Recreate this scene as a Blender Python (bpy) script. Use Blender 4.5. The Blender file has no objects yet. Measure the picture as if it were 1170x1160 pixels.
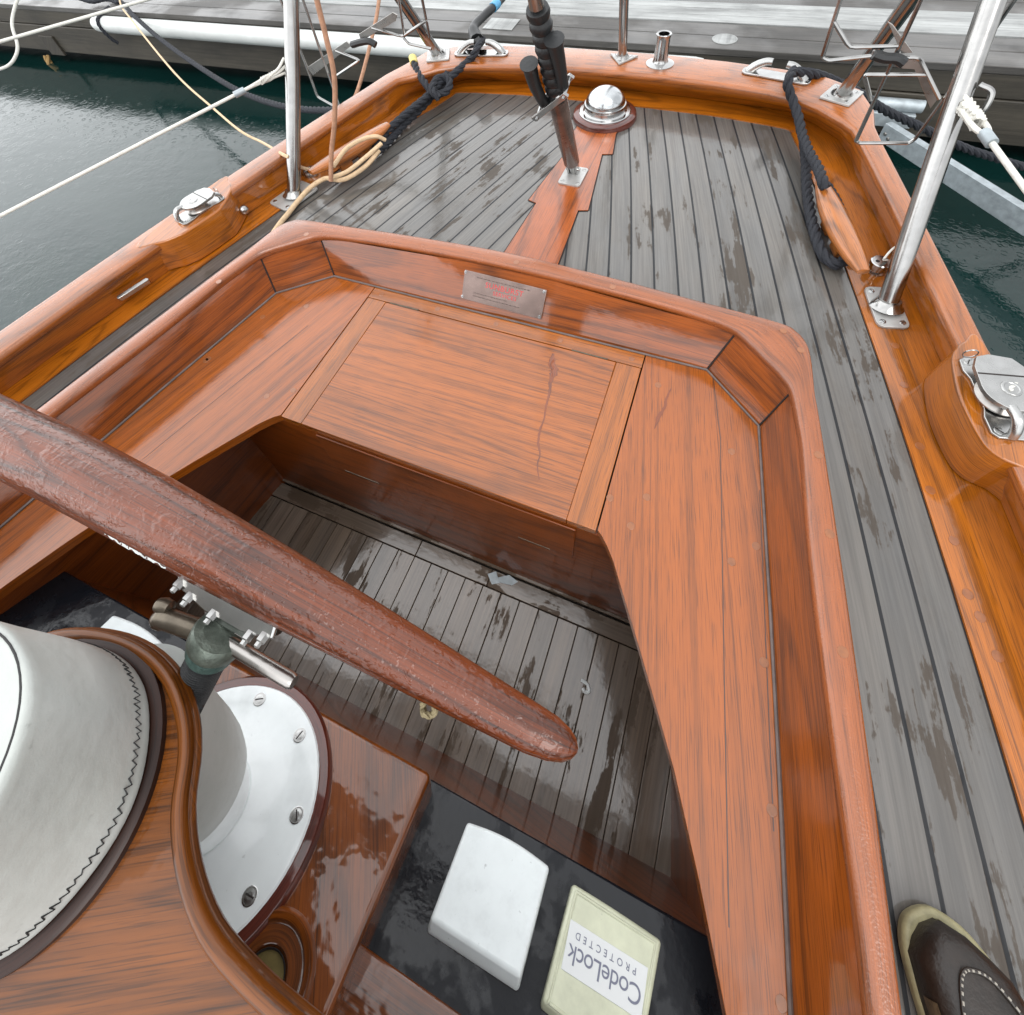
import bpy, math, random
from mathutils import Vector as V, Matrix
random.seed(7)
SC = bpy.context.scene
COL = SC.collection
PI = math.pi

# ------------------------------------------------------------------ camera
F_PX, PITCH, YAW, ROLL = 563.0, 0.905930332, -0.483792868, -0.138954439
CAM = V((0.415680015, 0.0, 1.0))
def cam_axes():
    cp, sp, cy, sy = math.cos(PITCH), math.sin(PITCH), math.cos(YAW), math.sin(YAW)
    fwd = V((sy*cp, cy*cp, -sp)); r0 = V((cy, -sy, 0)); u0 = r0.cross(fwd)
    c, s = math.cos(ROLL), math.sin(ROLL)
    return r0*c + u0*s, u0*c - r0*s, fwd
RX, RY, RZ = cam_axes()
def ray(px, py):
    return RX*((px-585)/F_PX) + RY*(-(py-380)/F_PX) + RZ
def P(px, py, z):                       # photo point -> point on the horizontal plane at height z
    r = ray(px, py); return CAM + r*((z-CAM.z)/r.z)
def PL(px, py, o, n):                   # photo point -> point on any plane
    r = ray(px, py); o = V(o); n = V(n); return CAM + r*((o-CAM).dot(n)/r.dot(n))
def D(px, py, d):                       # photo point at a distance d ahead of the camera
    return CAM + ray(px, py)*d
def depth(p): return (V(p)-CAM).dot(RZ)

cd = bpy.data.cameras.new('camera'); cam = bpy.data.objects.new('camera', cd); COL.objects.link(cam)
cd.sensor_fit = 'HORIZONTAL'; cd.sensor_width = 36.0; cd.lens = 36.0*F_PX/1170.0
cd.shift_x = 0.0; cd.shift_y = -200.0/1170.0
cd.clip_start = 0.02; cd.clip_end = 2000
cam.matrix_world = Matrix(((RX.x, RY.x, -RZ.x, CAM.x), (RX.y, RY.y, -RZ.y, CAM.y), (RX.z, RY.z, -RZ.z, CAM.z), (0, 0, 0, 1)))
SC.camera = cam

# ------------------------------------------------------------------ light
w = bpy.data.worlds.new('World'); SC.world = w; w.use_nodes = True
nt = w.node_tree; nt.nodes.clear()
sky = nt.nodes.new('ShaderNodeTexSky'); sky.sky_type = 'NISHITA'; sky.sun_disc = False
SUN_EL, SUN_ROT = math.radians(52), math.radians(140)
sky.sun_elevation = SUN_EL; sky.sun_rotation = SUN_ROT; sky.dust_density = 0.4; sky.ozone_density = 1.0
hs = nt.nodes.new('ShaderNodeHueSaturation'); hs.inputs['Saturation'].default_value = 0.12
bg = nt.nodes.new('ShaderNodeBackground'); bg.inputs['Strength'].default_value = 0.12
out = nt.nodes.new('ShaderNodeOutputWorld')
# rain cloud layer, brightness added on the left, cut on the right, for the water
tc = nt.nodes.new('ShaderNodeTexCoord'); cl = nt.nodes.new('ShaderNodeTexNoise'); cl.inputs['Scale'].default_value = 2.2; cl.inputs['Detail'].default_value = 4
cr = nt.nodes.new('ShaderNodeValToRGB'); cr.color_ramp.elements[0].position = 0.3; cr.color_ramp.elements[1].position = 0.7
cr.color_ramp.elements[0].color = (3.6, 3.7, 3.8, 1); cr.color_ramp.elements[1].color = (5.6, 5.65, 5.7, 1)
mx = nt.nodes.new('ShaderNodeMix'); mx.data_type = 'RGBA'; mx.inputs[0].default_value = 0.68
nt.links.new(tc.outputs['Generated'], cl.inputs['Vector']); nt.links.new(cl.outputs['Fac'], cr.inputs[0])
nt.links.new(sky.outputs[0], hs.inputs['Color']); nt.links.new(hs.outputs[0], mx.inputs[6]); sx = nt.nodes.new('ShaderNodeSeparateXYZ'); nt.links.new(tc.outputs['Generated'], sx.inputs[0])
mr = nt.nodes.new('ShaderNodeMapRange'); mr.inputs['From Min'].default_value = -0.9; mr.inputs['From Max'].default_value = 0.9; mr.inputs['To Min'].default_value = 1.9; mr.inputs['To Max'].default_value = 0.45
ml = nt.nodes.new('ShaderNodeVectorMath'); ml.operation = 'SCALE'; nt.links.new(sx.outputs[0], mr.inputs['Value']); nt.links.new(cr.outputs[0], ml.inputs[0]); nt.links.new(mr.outputs[0], ml.inputs['Scale'])
nt.links.new(ml.outputs[0], mx.inputs[7]); nt.links.new(mx.outputs[2], bg.inputs['Color']); nt.links.new(bg.outputs[0], out.inputs['Surface'])
sl = bpy.data.lights.new('sun', 'SUN'); sl.energy = 0.5; sl.angle = math.radians(25); sl.color = (1.0, 0.97, 0.93)
so = bpy.data.objects.new('sun', sl); COL.objects.link(so)
sd = V((math.sin(SUN_ROT)*math.cos(SUN_EL), math.cos(SUN_ROT)*math.cos(SUN_EL), math.sin(SUN_EL)))
sl.angle = math.radians(35); so.rotation_euler = sd.to_track_quat('Z', 'Y').to_euler(); so.location = (0, 0, 6)
SC.view_settings.view_transform = 'Standard'; SC.view_settings.look = 'None'
SC.view_settings.exposure = 1.70; SC.view_settings.gamma = 1.0
SC.render.engine = 'CYCLES'
SC.cycles.max_bounces = 8
SC.cycles.use_denoising = True

# ------------------------------------------------------------------ materials
class NB:
    def __init__(s, name):
        m = bpy.data.materials.new(name); m.use_nodes = True; s.m = m; s.t = m.node_tree
        s.b = s.t.nodes['Principled BSDF']
    def n(s, typ, **kw):
        x = s.t.nodes.new('ShaderNode'+typ)
        for k, v in kw.items():
            if k in x.inputs: x.inputs[k].default_value = v
            else: setattr(x, k, v)
        return x
    def l(s, a, b):
        s.t.links.new(a, b)
    def val(s, sock, x):
        if isinstance(x, (int, float)): sock.default_value = x
        else: s.l(x, sock)
    def math(s, op, a, b=None, c=None, clamp=False):
        x = s.n('Math', operation=op, use_clamp=clamp); s.val(x.inputs[0], a)
        if b is not None: s.val(x.inputs[1], b)
        if c is not None: s.val(x.inputs[2], c)
        return x.outputs[0]
    def uv(s, sx, sy, rnd=True):
        u = s.n('UVMap'); m = s.n('Mapping'); s.l(u.outputs[0], m.inputs['Vector']); m.inputs['Scale'].default_value = (sx, sy, 1)
        if rnd:
            oi = s.n('ObjectInfo'); cx = s.n('CombineXYZ')
            s.l(s.math('MULTIPLY', oi.outputs['Random'], 37.0), cx.inputs[0]); s.l(s.math('MULTIPLY', oi.outputs['Random'], 91.0), cx.inputs[1])
            s.l(cx.outputs[0], m.inputs['Location'])
        return m.outputs[0]
    def obj(s, sc=1.0):
        u = s.n('TexCoord'); m = s.n('Mapping'); s.l(u.outputs['Object'], m.inputs['Vector'])
        m.inputs['Scale'].default_value = (sc, sc, sc) if isinstance(sc, (int, float)) else sc
        return m.outputs[0]
    def noise(s, vec, scale=1.0, detail=4, rough=0.55, dist=0.0):
        x = s.n('TexNoise'); x.inputs['Scale'].default_value = scale; x.inputs['Detail'].default_value = detail
        x.inputs['Roughness'].default_value = rough; x.inputs['Distortion'].default_value = dist
        s.l(vec, x.inputs['Vector']); return x.outputs['Fac']
    def ramp(s, fac, stops):
        r = s.n('ValToRGB'); e = r.color_ramp.elements
        while len(e) < len(stops): e.new(0.5)
        for i, (p, c) in enumerate(stops):
            e[i].position = p; e[i].color = (c, c, c, 1) if isinstance(c, (int, float)) else (*c, 1)
        s.l(fac, r.inputs[0]); return r.outputs[0]
    def mix(s, f, a, b, mode='MIX'):
        x = s.n('Mix', data_type='RGBA', blend_type=mode); s.val(x.inputs[0], f)
        for sock, v in ((x.inputs[6], a), (x.inputs[7], b)):
            if isinstance(v, tuple): sock.default_value = (*v, 1)
            else: s.l(v, sock)
        return x.outputs[2]
    def bump(s, h, strength, dist=0.002, prev=None):
        x = s.n('Bump'); x.inputs['Strength'].default_value = strength; x.inputs['Distance'].default_value = dist
        s.l(h, x.inputs['Height'])
        if prev is not None: s.l(prev, x.inputs['Normal'])
        return x.outputs[0]
    def set(s, **kw):
        for k, v in kw.items():
            k = k.replace('_', ' ')
            sk = s.b.inputs[k]
            if isinstance(v, tuple): sk.default_value = (*v, 1)
            elif isinstance(v, (int, float)): sk.default_value = v
            else: s.l(v, sk)
        return s.m

def sc3(c, k): return tuple(x*k for x in c)

def wood(name, mid, coat=1.0, crough=0.05, beads=0.0, micro=0.0, contrast=1.0, ringscale=1.0, ripple=0.12, figure=0.55, lines_=0.75):
    b = NB(name)
    lo = sc3(mid, 1-0.52*contrast); hi = tuple(min(1, c*(1+0.42*contrast)) for c in mid)
    # cathedral rings: contour lines of a long stretched field
    f = b.noise(b.uv(figure, 3.2*ringscale), 1.0, 3, 0.45, 0.35)
    ring = b.math('SINE', b.math('MULTIPLY', f, 95.0))
    ring = b.math('MULTIPLY_ADD', ring, 0.5, 0.5)
    fib = b.noise(b.uv(3.2, 230), 1.0, 5, 0.7)
    pore = b.noise(b.uv(14, 640), 1.0, 2, 0.5)
    tone = b.noise(b.uv(0.9, 7.0), 1.0, 3, 0.5)
    t = b.math('ADD', b.math('MULTIPLY', ring, 0.10), b.math('MULTIPLY', fib, 0.60))
    t = b.math('ADD', t, b.math('MULTIPLY', tone, 0.34))
    col = b.ramp(t, [(0.30, lo), (0.53, mid), (0.78, hi)])
    pm = b.ramp(pore, [(0.38, 0.50), (0.46, 1.0)])
    col = b.mix(0.85, col, pm, 'MULTIPLY')
    lines = b.ramp(b.math('ADD', ring, b.math('MULTIPLY', fib, 0.35)), [(0.13, 0.50), (0.34, 1.0)])
    col = b.mix(lines_, col, lines, 'MULTIPLY')
    streak = b.ramp(b.noise(b.uv(0.4, 150), 1.0, 2, 0.6), [(0.29, 0.42), (0.38, 1.0)])
    col = b.mix(0.7, col, streak, 'MULTIPLY')
    nb_ = b.bump(fib, 0.12, 0.0006)
    # the varnish film: gentle sag, and rain
    rip = b.noise(b.obj(14), 1.0, 3, 0.5)
    cn = b.bump(rip, ripple, 0.01)
    cn = b.bump(fib, 0.05, 0.0006, cn)
    cr = b.math('MULTIPLY_ADD', b.ramp(b.noise(b.obj(6), 1.0, 4, 0.6), [(0.42, 0.0), (0.62, 1.0)]), 0.03, crough)
    if micro:
        mn = b.noise(b.obj(330), 1.0, 2, 0.5)
        cn = b.bump(mn, micro, 0.0012, cn)
        cr = b.math('MULTIPLY_ADD', b.noise(b.obj(25), 1.0, 3), 0.25, crough)
    if beads:
        vo = b.n('TexVoronoi', feature='SMOOTH_F1'); vo.inputs['Scale'].default_value = 1.0; vo.inputs['Smoothness'].default_value = 0.35
        dv = b.n('Mix', data_type='VECTOR'); dv.inputs[0].default_value = 0.25
        no = b.n('TexNoise'); b.l(b.obj(60), no.inputs['Vector']); no.inputs['Scale'].default_value = 1.0
        b.l(b.obj(70), dv.inputs[4]); b.l(no.outputs['Color'], dv.inputs[5])
        sm = b.n('VectorMath', operation='ADD'); b.l(b.obj((26, 38, 38)), sm.inputs[0])
        sc_ = b.n('VectorMath', operation='SCALE'); b.l(no.outputs['Color'], sc_.inputs[0]); sc_.inputs['Scale'].default_value = 2.2
        b.l(sc_.outputs[0], sm.inputs[1]); b.l(sm.outputs[0], vo.inputs['Vector'])
        h = b.ramp(vo.outputs['Distance'], [(0.12, 1.0), (0.5, 0.0)])
        film = b.ramp(b.noise(b.obj((9, 26, 26)), 1.0, 3, 0.6), [(0.40, 0.0), (0.52, 1.0)])
        h = b.math('MULTIPLY', h, film)
        vo2 = b.n('TexVoronoi', feature='SMOOTH_F1'); vo2.inputs['Scale'].default_value = 2.6; vo2.inputs['Smoothness'].default_value = 0.25; b.l(sm.outputs[0], vo2.inputs['Vector'])
        h = b.math('MAXIMUM', h, b.math('MULTIPLY', b.ramp(vo2.outputs['Distance'], [(0.1, 1.0), (0.45, 0.0)]), 0.45))
        ge = b.n('NewGeometry'); gz = b.n('SeparateXYZ'); b.l(ge.outputs['Normal'], gz.inputs[0])
        h = b.math('MULTIPLY', h, b.ramp(gz.outputs[2], [(0.05, 0.08), (0.45, 1.0)]))
        cn = b.bump(h, beads, 0.003, cn)
    b.set(Base_Color=col, Roughness=0.42, Normal=nb_, Specular_IOR_Level=0.25)
    return b.set(Coat_Weight=coat, Coat_Roughness=cr, Coat_Normal=cn, Coat_IOR=1.60)

def plain(name, col, rough=0.5, metal=0.0, coat=0.0, bumpsc=0, bumpst=0.1, var=0.0, varsc=8, spec=0.5, specks=0):
    b = NB(name); c = col
    if var:
        nz = b.noise(b.obj(varsc), 1.0, 5, 0.6)
        c = b.ramp(nz, [(0.3, sc3(col, 1-var)), (0.7, tuple(min(1, x*(1+var)) for x in col))])
    if specks:
        sp = b.ramp(b.noise(b.obj(specks), 1.0, 3, 0.6), [(0.24, 0.55), (0.31, 1.0)]); sm_ = b.ramp(b.noise(b.obj(specks*.22), 1.0, 4, 0.7), [(0.3, 0.90), (0.48, 1.0)])
        c = b.mix(0.9, b.mix(0.9, c, sp, 'MULTIPLY'), sm_, 'MULTIPLY')
    b.set(Base_Color=c, Roughness=rough, Metallic=metal, Coat_Weight=coat, Coat_Roughness=0.05, Specular_IOR_Level=spec)
    if bumpsc: b.set(Normal=b.bump(b.noise(b.obj(bumpsc), 1.0, 4), bumpst, 0.004))
    return b.m

def steel(name='stainless steel', col=(0.40, 0.395, 0.385), rough=0.16):
    b = NB(name)
    nz = b.noise(b.obj(30), 1.0, 4)
    fine = b.noise(b.obj(260), 1.0, 2)
    b.set(Base_Color=b.ramp(nz, [(0.3, sc3(col, 0.8)), (0.7, col)]), Metallic=1.0,
          Roughness=b.math('MULTIPLY_ADD', nz, 0.22, rough-0.08), Normal=b.bump(fine, 0.05, 0.001))
    return b.m

def teak(name, pitch, ior=1.62, wetlo=0.425, grey=(0.091, 0.086, 0.080), damp=(0.058, 0.045, 0.034), seams=True, wetcoat=0.9):
    b = NB(name)
    u = b.n('UVMap'); sp = b.n('SeparateXYZ'); b.l(u.outputs[0], sp.inputs[0])
    q = b.math('DIVIDE', sp.outputs[1], pitch)
    fr = b.math('FRACT', q); idx = b.math('FLOOR', q)
    wn = b.n('TexWhiteNoise', noise_dimensions='1D'); b.l(idx, wn.inputs['W'])
    ptone = b.math('MULTIPLY_ADD', wn.outputs[0], 0.35, 0.82)
    cb = b.n('CombineXYZ'); b.l(b.math('MULTIPLY', sp.outputs[0], 1.0), cb.inputs[0]); b.l(sp.outputs[1], cb.inputs[1]); b.l(b.math('MULTIPLY', idx, 3.7), cb.inputs[2])
    def sn(sx, sy, det=5, ro=0.6):
        m = b.n('Mapping'); m.inputs['Scale'].default_value = (sx, sy, 1); b.l(cb.outputs[0], m.inputs['Vector'])
        return b.noise(m.outputs[0], 1.0, det, ro)
    fib = sn(5, 190); gr = sn(1.6, 38); blot = sn(3, 9, 4)
    t = b.math('ADD', b.math('MULTIPLY', fib, 0.5), b.math('MULTIPLY', gr, 0.5))
    col = b.ramp(t, [(0.3, sc3(grey, 0.52)), (0.52, grey), (0.74, sc3(grey, 1.45))])
    hue = b.ramp(blot, [(0.35, (0.95, 0.98, 1.0)), (0.65, (1.06, 1.0, 0.92))])
    col = b.mix(0.8, col, hue, 'MULTIPLY')
    tn = b.n('CombineXYZ'); [b.l(ptone, tn.inputs[i]) for i in range(3)]
    col = b.mix(0.7, col, tn.outputs[0], 'MULTIPLY')
    # damp patches: the rain film has drained off, the bare wood is dark brown
    w1 = b.noise(b.obj((9.5, 6.0, 7)), 1.0, 3, 0.55, 0.4)
    w2 = sn(4.5, 42, 5, 0.65)
    w3 = b.noise(b.obj((150, 95, 100)), 1.0, 4, 0.65)
    pw = b.math('MULTIPLY', b.math('SUBTRACT', wn.outputs[0], 0.5), 0.06)
    wet = b.math('ADD', b.math('ADD', b.math('MULTIPLY', w1, 0.42), b.math('MULTIPLY', w2, 0.46)), b.math('MULTIPLY', w3, 0.10))
    wet = b.math('ADD', wet, pw)
    film = b.ramp(wet, [(wetlo-.004, 0.0), (wetlo+0.014, 1.0)])      # 1 where a film of water lies
    col = b.mix(film, b.mix(0.7, col, damp, 'MIX'), col)
    if seams:
        d = b.math('ABSOLUTE', b.math('SUBTRACT', fr, 0.5))
        sm = b.ramp(d, [(0.448, 0.0), (0.458, 1.0)])
        col = b.mix(sm, col, (0.010, 0.011, 0.013))
        hgt = b.math('SUBTRACT', b.math('MULTIPLY', fib, 0.25), b.math('MULTIPLY', sm, 0.8))
    else:
        hgt = b.math('MULTIPLY', fib, 0.3)
    nn = b.bump(hgt, 0.35, 0.002)
    fn = b.bump(b.noise(b.obj(18), 1.0, 3), 0.10, 0.01)
    fn = b.bump(hgt, 0.10, 0.002, fn)
    return b.set(Base_Color=col, Roughness=0.55, Normal=nn, Specular_IOR_Level=0.3,
                 Coat_Weight=b.math('MULTIPLY', b.math('MULTIPLY', film, b.math('SUBTRACT', 1.0, b.math('MULTIPLY', sm, 0.8))) if seams else film, wetcoat), Coat_Roughness=b.math('MULTIPLY_ADD', w3, 0.16, 0.05), Coat_Normal=fn, Coat_IOR=ior)

M = {}
M['amber'] = wood('amber varnished teak', (0.345, 0.098, 0.0035), crough=0.04)
M['coam'] = wood('coaming mahogany', (0.240, 0.054, 0.0028), crough=0.04, contrast=1.15, ripple=0.04)
M['cap'] = wood('rain speckled mahogany', (0.260, 0.068, 0.0130), crough=0.13, micro=0.5, lines_=0.4, contrast=0.8)
M['capamber'] = wood('rain speckled teak', (0.300, 0.082, 0.0085), crough=0.12, micro=0.35, lines_=0.5)
M['seat'] = wood('seat teak', (0.285, 0.069, 0.0030), crough=0.015, micro=0.02, ringscale=2.2, ripple=0.08, figure=0.12, lines_=0.45, contrast=0.8)
M['lid'] = wood('locker lid teak', (0.285, 0.073, 0.0035), crough=0.015, micro=0.02, contrast=0.95, ringscale=2.4, ripple=0.08, figure=0.4, lines_=0.6)
M['batten'] = wood('lid batten teak', (0.295, 0.081, 0.0045), crough=0.015, micro=0.02, ripple=0.08, figure=0.15, lines_=0.45, contrast=0.8)
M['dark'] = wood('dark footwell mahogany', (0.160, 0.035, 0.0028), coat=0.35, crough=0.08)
M['king'] = wood('king plank mahogany', (0.285, 0.063, 0.0055), crough=0.06, micro=0.10, ripple=0.2)
M['red'] = wood('red mahogany', (0.090, 0.016, 0.008), crough=0.05)
M['spar'] = wood('wet spar', (0.120, 0.022, 0.0018), coat=0.55, crough=0.05, beads=0.7, micro=0.03, contrast=1.4, ringscale=3.0, lines_=0.95)
M['box'] = wood('console mahogany', (0.165, 0.040, 0.0028), crough=0.04, contrast=1.25, ripple=0.25)
M['cleat'] = wood('cleat teak', (0.370, 0.115, 0.0170), crough=0.09, micro=0.1)
M['brd'] = wood('bridge mahogany', (0.135, 0.038, 0.0026), coat=0.4, crough=0.03, contrast=1.2, ripple=0.35, ringscale=3.0)
M['ringshade'] = wood('drum shaded mahogany', (0.028, 0.010, 0.006), coat=0.08, crough=0.2)
M['deck'] = teak('grey teak deck', 0.064)
M['sole'] = teak('grey teak sole', 0.0545, ior=1.8, wetlo=0.425, grey=(0.150, 0.116, 0.088), damp=(0.066, 0.044, 0.028), seams=False, wetcoat=1.0)
M['steel'] = steel()
M['chrome'] = steel('polished chrome', (0.50, 0.50, 0.495), 0.12)
M['dullsteel'] = steel('weathered steel', (0.42, 0.40, 0.38), 0.26)
M['plate'] = plain('satin steel plate', (0.42, 0.42, 0.41), 0.38, 0.45, var=0.12, varsc=30)
M['silver'] = steel('cast silver bronze', (0.47, 0.47, 0.46), 0.24)
M['galv'] = plain('galvanised steel', (0.33, 0.37, 0.39), 0.5, 0.35, var=0.25, varsc=22)
M['bronze'] = plain('verdigris bronze', (0.105, 0.125, 0.105), 0.42, 0.55, var=0.35, varsc=60, bumpsc=180, bumpst=0.3)
M['teal'] = plain('teal bronze', (0.055, 0.095, 0.085), 0.4, 0.45, var=0.4, varsc=70, bumpsc=180, bumpst=0.3)
M['oldbronze'] = plain('worn bronze', (0.13, 0.11, 0.085), 0.3, 0.8, var=0.3, varsc=50)
M['brass'] = plain('tarnished brass', (0.17, 0.13, 0.045), 0.4, 0.5, var=0.3, varsc=40)
M['plaque'] = plain('brass nameplate', (0.30, 0.225, 0.20), 0.26, 0.85, var=0.2, varsc=28, bumpsc=25, bumpst=0.06)
M['black'] = plain('black rubber', (0.012, 0.013, 0.014), 0.42, bumpsc=220, bumpst=0.15)
M['panel'] = None
M['white'] = plain('white enamel', (0.74, 0.78, 0.78), 0.25, coat=0.6, var=0.06, varsc=12, specks=60, bumpsc=30, bumpst=0.08)
M['plastic'] = plain('white plastic', (0.74, 0.79, 0.79), 0.3, coat=0.3, var=0.03, varsc=40, specks=110)
M['cream'] = plain('yellowed plastic', (0.55, 0.57, 0.42), 0.32, coat=0.4, var=0.12, varsc=30, specks=90)
M['sticker'] = plain('white sticker', (0.66, 0.68, 0.68), 0.3)
M['ink'] = plain('grey ink', (0.16, 0.17, 0.23), 0.5)
M['redink'] = plain('red enamel ink', (0.50, 0.05, 0.05), 0.5)
M['darkink'] = plain('dark enamel ink', (0.10, 0.07, 0.06), 0.5)
M['seal'] = plain('grey sealant', (0.10, 0.072, 0.064), 0.4, var=0.3, varsc=40)
M['bung'] = plain('wooden bung', (0.225, 0.070, 0.015), 0.3, coat=1.0, var=0.2, varsc=90)
M['run'] = wood('dark sheenless run', (0.17, 0.034, 0.0020), crough=0.02, micro=0.0, ripple=0.3)  # water runs: their missing sky sheen is painted as darker wood
M['joint'] = plain('dark glue line', (0.045, 0.014, 0.006), 0.4, coat=1.0)
M['gap'] = plain('dark seam', (0.010, 0.005, 0.004), 0.7)
M['navy'] = plain('navy rope', (0.011, 0.013, 0.019), 0.75, bumpsc=420, bumpst=0.6, var=0.35, varsc=160)
M['creamrope'] = plain('cream rope', (0.58, 0.42, 0.26), 0.7, bumpsc=500, bumpst=0.5, var=0.15, varsc=60)
M['tanrope'] = plain('tan rope', (0.36, 0.19, 0.115), 0.7, bumpsc=500, bumpst=0.5, var=0.2, varsc=60)
M['whiterope'] = plain('white line', (0.60, 0.59, 0.54), 0.6, bumpsc=500, bumpst=0.4, var=0.1, varsc=80)
M['whip'] = plain('yellow whipping', (0.62, 0.52, 0.16), 0.5)
M['blue'] = plain('blue band', (0.08, 0.30, 0.50), 0.5)
M['hull'] = plain('white hull paint', (0.62, 0.65, 0.66), 0.3, coat=0.4)
M['leather'] = None; M['shoe'] = plain('brown leather', (0.016, 0.011, 0.008), 0.42, bumpsc=160, bumpst=0.3, var=0.4, varsc=30)
M['shoetan'] = plain('worn tan leather', (0.075, 0.052, 0.028), 0.5, bumpsc=120, bumpst=0.4, var=0.5, varsc=50)
M['shoesole'] = plain('cream rubber', (0.31, 0.285, 0.16), 0.5, var=0.25, varsc=60, bumpsc=80, bumpst=0.2)
M['thread'] = plain('pale thread', (0.30, 0.28, 0.24), 0.7)
M['darkthread'] = plain('dark thread', (0.03, 0.03, 0.03), 0.8)
M['dome'] = steel('silvered glass dome', (0.55, 0.57, 0.58), 0.16)
M['fender'] = plain('white fender plastic', (0.54, 0.56, 0.55), 0.4, var=0.08, varsc=6)

def mk_panel():
    b = NB('wet black panel')
    n1 = b.noise(b.obj(9), 1.0, 4, 0.6, 0.5); n2 = b.noise(b.obj(60), 1.0, 3)
    film = b.ramp(b.math('ADD', b.math('MULTIPLY', n1, 0.8), b.math('MULTIPLY', n2, 0.2)), [(0.47, 0.0), (0.53, 1.0)])
    b.set(Base_Color=(0.008, 0.009, 0.012), Roughness=b.math('MULTIPLY_ADD', film, -0.22, 0.36), Normal=b.bump(n2, 0.25, 0.003))
    return b.set(Coat_Weight=b.math('MULTIPLY', film, 0.3), Coat_Roughness=0.06, Coat_Normal=b.bump(n1, 0.3, 0.01), Specular_IOR_Level=0.25)
M['panel'] = mk_panel()

def mk_leather():
    b = NB('white leather')
    fine = b.noise(b.obj(420), 1.0, 2); big = b.noise(b.obj(7), 1.0, 4, 0.6)
    speck = b.ramp(b.noise(b.obj(55), 1.0, 4, 0.7), [(0.25, 0.55), (0.36, 1.0)])
    col = b.ramp(big, [(0.3, (0.37, 0.39, 0.365)), (0.7, (0.475, 0.495, 0.475))])
    col = b.mix(0.5, col, speck, 'MULTIPLY')
    nn = b.bump(big, 0.35, 0.02); nn = b.bump(fine, 0.18, 0.001, nn)
    return b.set(Base_Color=col, Roughness=0.45, Normal=nn, Coat_Weight=0.15, Coat_Roughness=0.2)
M['leather'] = mk_leather()

def mk_dockwood(name, base, sc=1.0, wet=True):
    b = NB(name)
    f = b.noise(b.uv(2, 60), 1.0, 5, 0.65); g = b.noise(b.uv(0.8, 9), 1.0, 4, 0.6); bl = b.noise(b.obj(1.6), 1.0, 4, 0.6)
    t = b.math('ADD', b.math('MULTIPLY', f, 0.45), b.math('MULTIPLY', g, 0.55))
    col = b.ramp(t, [(0.32, sc3(base, 0.4)), (0.52, base), (0.72, sc3(base, 1.5))])
    col = b.mix(0.8, col, b.ramp(b.noise(b.obj((2.2, 5, 5)), 1.0, 5, 0.7), [(0.32, 0.5), (0.55, 1.0)]), 'MULTIPLY')
    film = b.ramp(bl, [(0.42, 0.0), (0.55, 1.0)])
    b.set(Base_Color=col, Roughness=0.6, Normal=b.bump(f, 0.4, 0.004))
    if wet: b.set(Coat_Weight=b.math('MULTIPLY', film, 0.5), Coat_Roughness=0.2, Coat_Normal=b.bump(g, 0.2, 0.004))
    return b.m
M['dockdeck'] = mk_dockwood('wet grey dock boards', (0.060, 0.056, 0.051))
M['dockface'] = mk_dockwood('dark dock timber', (0.046, 0.040, 0.030), wet=False)
M['dockwhite'] = mk_dockwood('white grip strip', (0.30, 0.31, 0.305), wet=False)

def mk_water():
    b = NB('harbour water')
    o = b.obj(1.0)
    m1 = b.noise(b.obj((7, 9, 1)), 1.0, 3, 0.5, 0.4); m2 = b.noise(b.obj(34), 1.0, 3, 0.55)
    patch = b.ramp(b.noise(b.obj((0.8, 1.2, 1)), 1.0, 3), [(0.4, 0.3), (0.6, 1.0)])
    nn = b.bump(b.math('MULTIPLY', m1, patch), 0.07, 0.05)
    nn = b.bump(b.math('MULTIPLY', m2, patch), 0.13, 0.012, nn)
    for sc_, st in ((9.0, 0.07), (15.0, 0.07)):      # rings of the rain drops
        vo = b.n('TexVoronoi', feature='F1', voronoi_dimensions='2D'); vo.inputs['Scale'].default_value = sc_; b.l(o, vo.inputs['Vector'])
        d = vo.outputs['Distance']; cs = b.n('SeparateColor'); b.l(vo.outputs['Color'], cs.inputs[0])
        rad = b.math('MULTIPLY_ADD', cs.outputs[0], 0.26, 0.05)
        k = b.math('SUBTRACT', d, rad)
        env = b.math('POWER', 2.718, b.math('MULTIPLY', b.math('MULTIPLY', k, k), -900.0))
        on = b.math('GREATER_THAN', cs.outputs[1], 0.45)
        nn = b.bump(b.math('MULTIPLY', env, on), st, 0.01, nn)
    return b.set(Base_Color=(0.003, 0.016, 0.0145), Roughness=0.05, Normal=nn, Specular_IOR_Level=0.85, IOR=1.33)
M['water'] = mk_water()

# ------------------------------------------------------------------ mesh building
class Frame:
    def __init__(s, o, ex, ey=None, ez=None):
        s.o = V(o); s.x = V(ex).normalized()
        if ez is None: s.y = (V(ey) - s.x*V(ey).dot(s.x)).normalized(); s.z = s.x.cross(s.y)
        else: s.z = (V(ez) - s.x*V(ez).dot(s.x)).normalized(); s.y = s.z.cross(s.x)
    def __call__(s, x, y=0, z=0): return s.o + s.x*x + s.y*y + s.z*z
def axis_frame(o, n, hint=(1, 0, 0)):
    n = V(n).normalized(); h = V(hint)
    if abs(n.dot(h)) > 0.95: h = V((0, 1, 0))
    return Frame(o, h - n*h.dot(n), ez=n)
WORLD = Frame((0, 0, 0), (1, 0, 0), (0, 1, 0))

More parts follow.
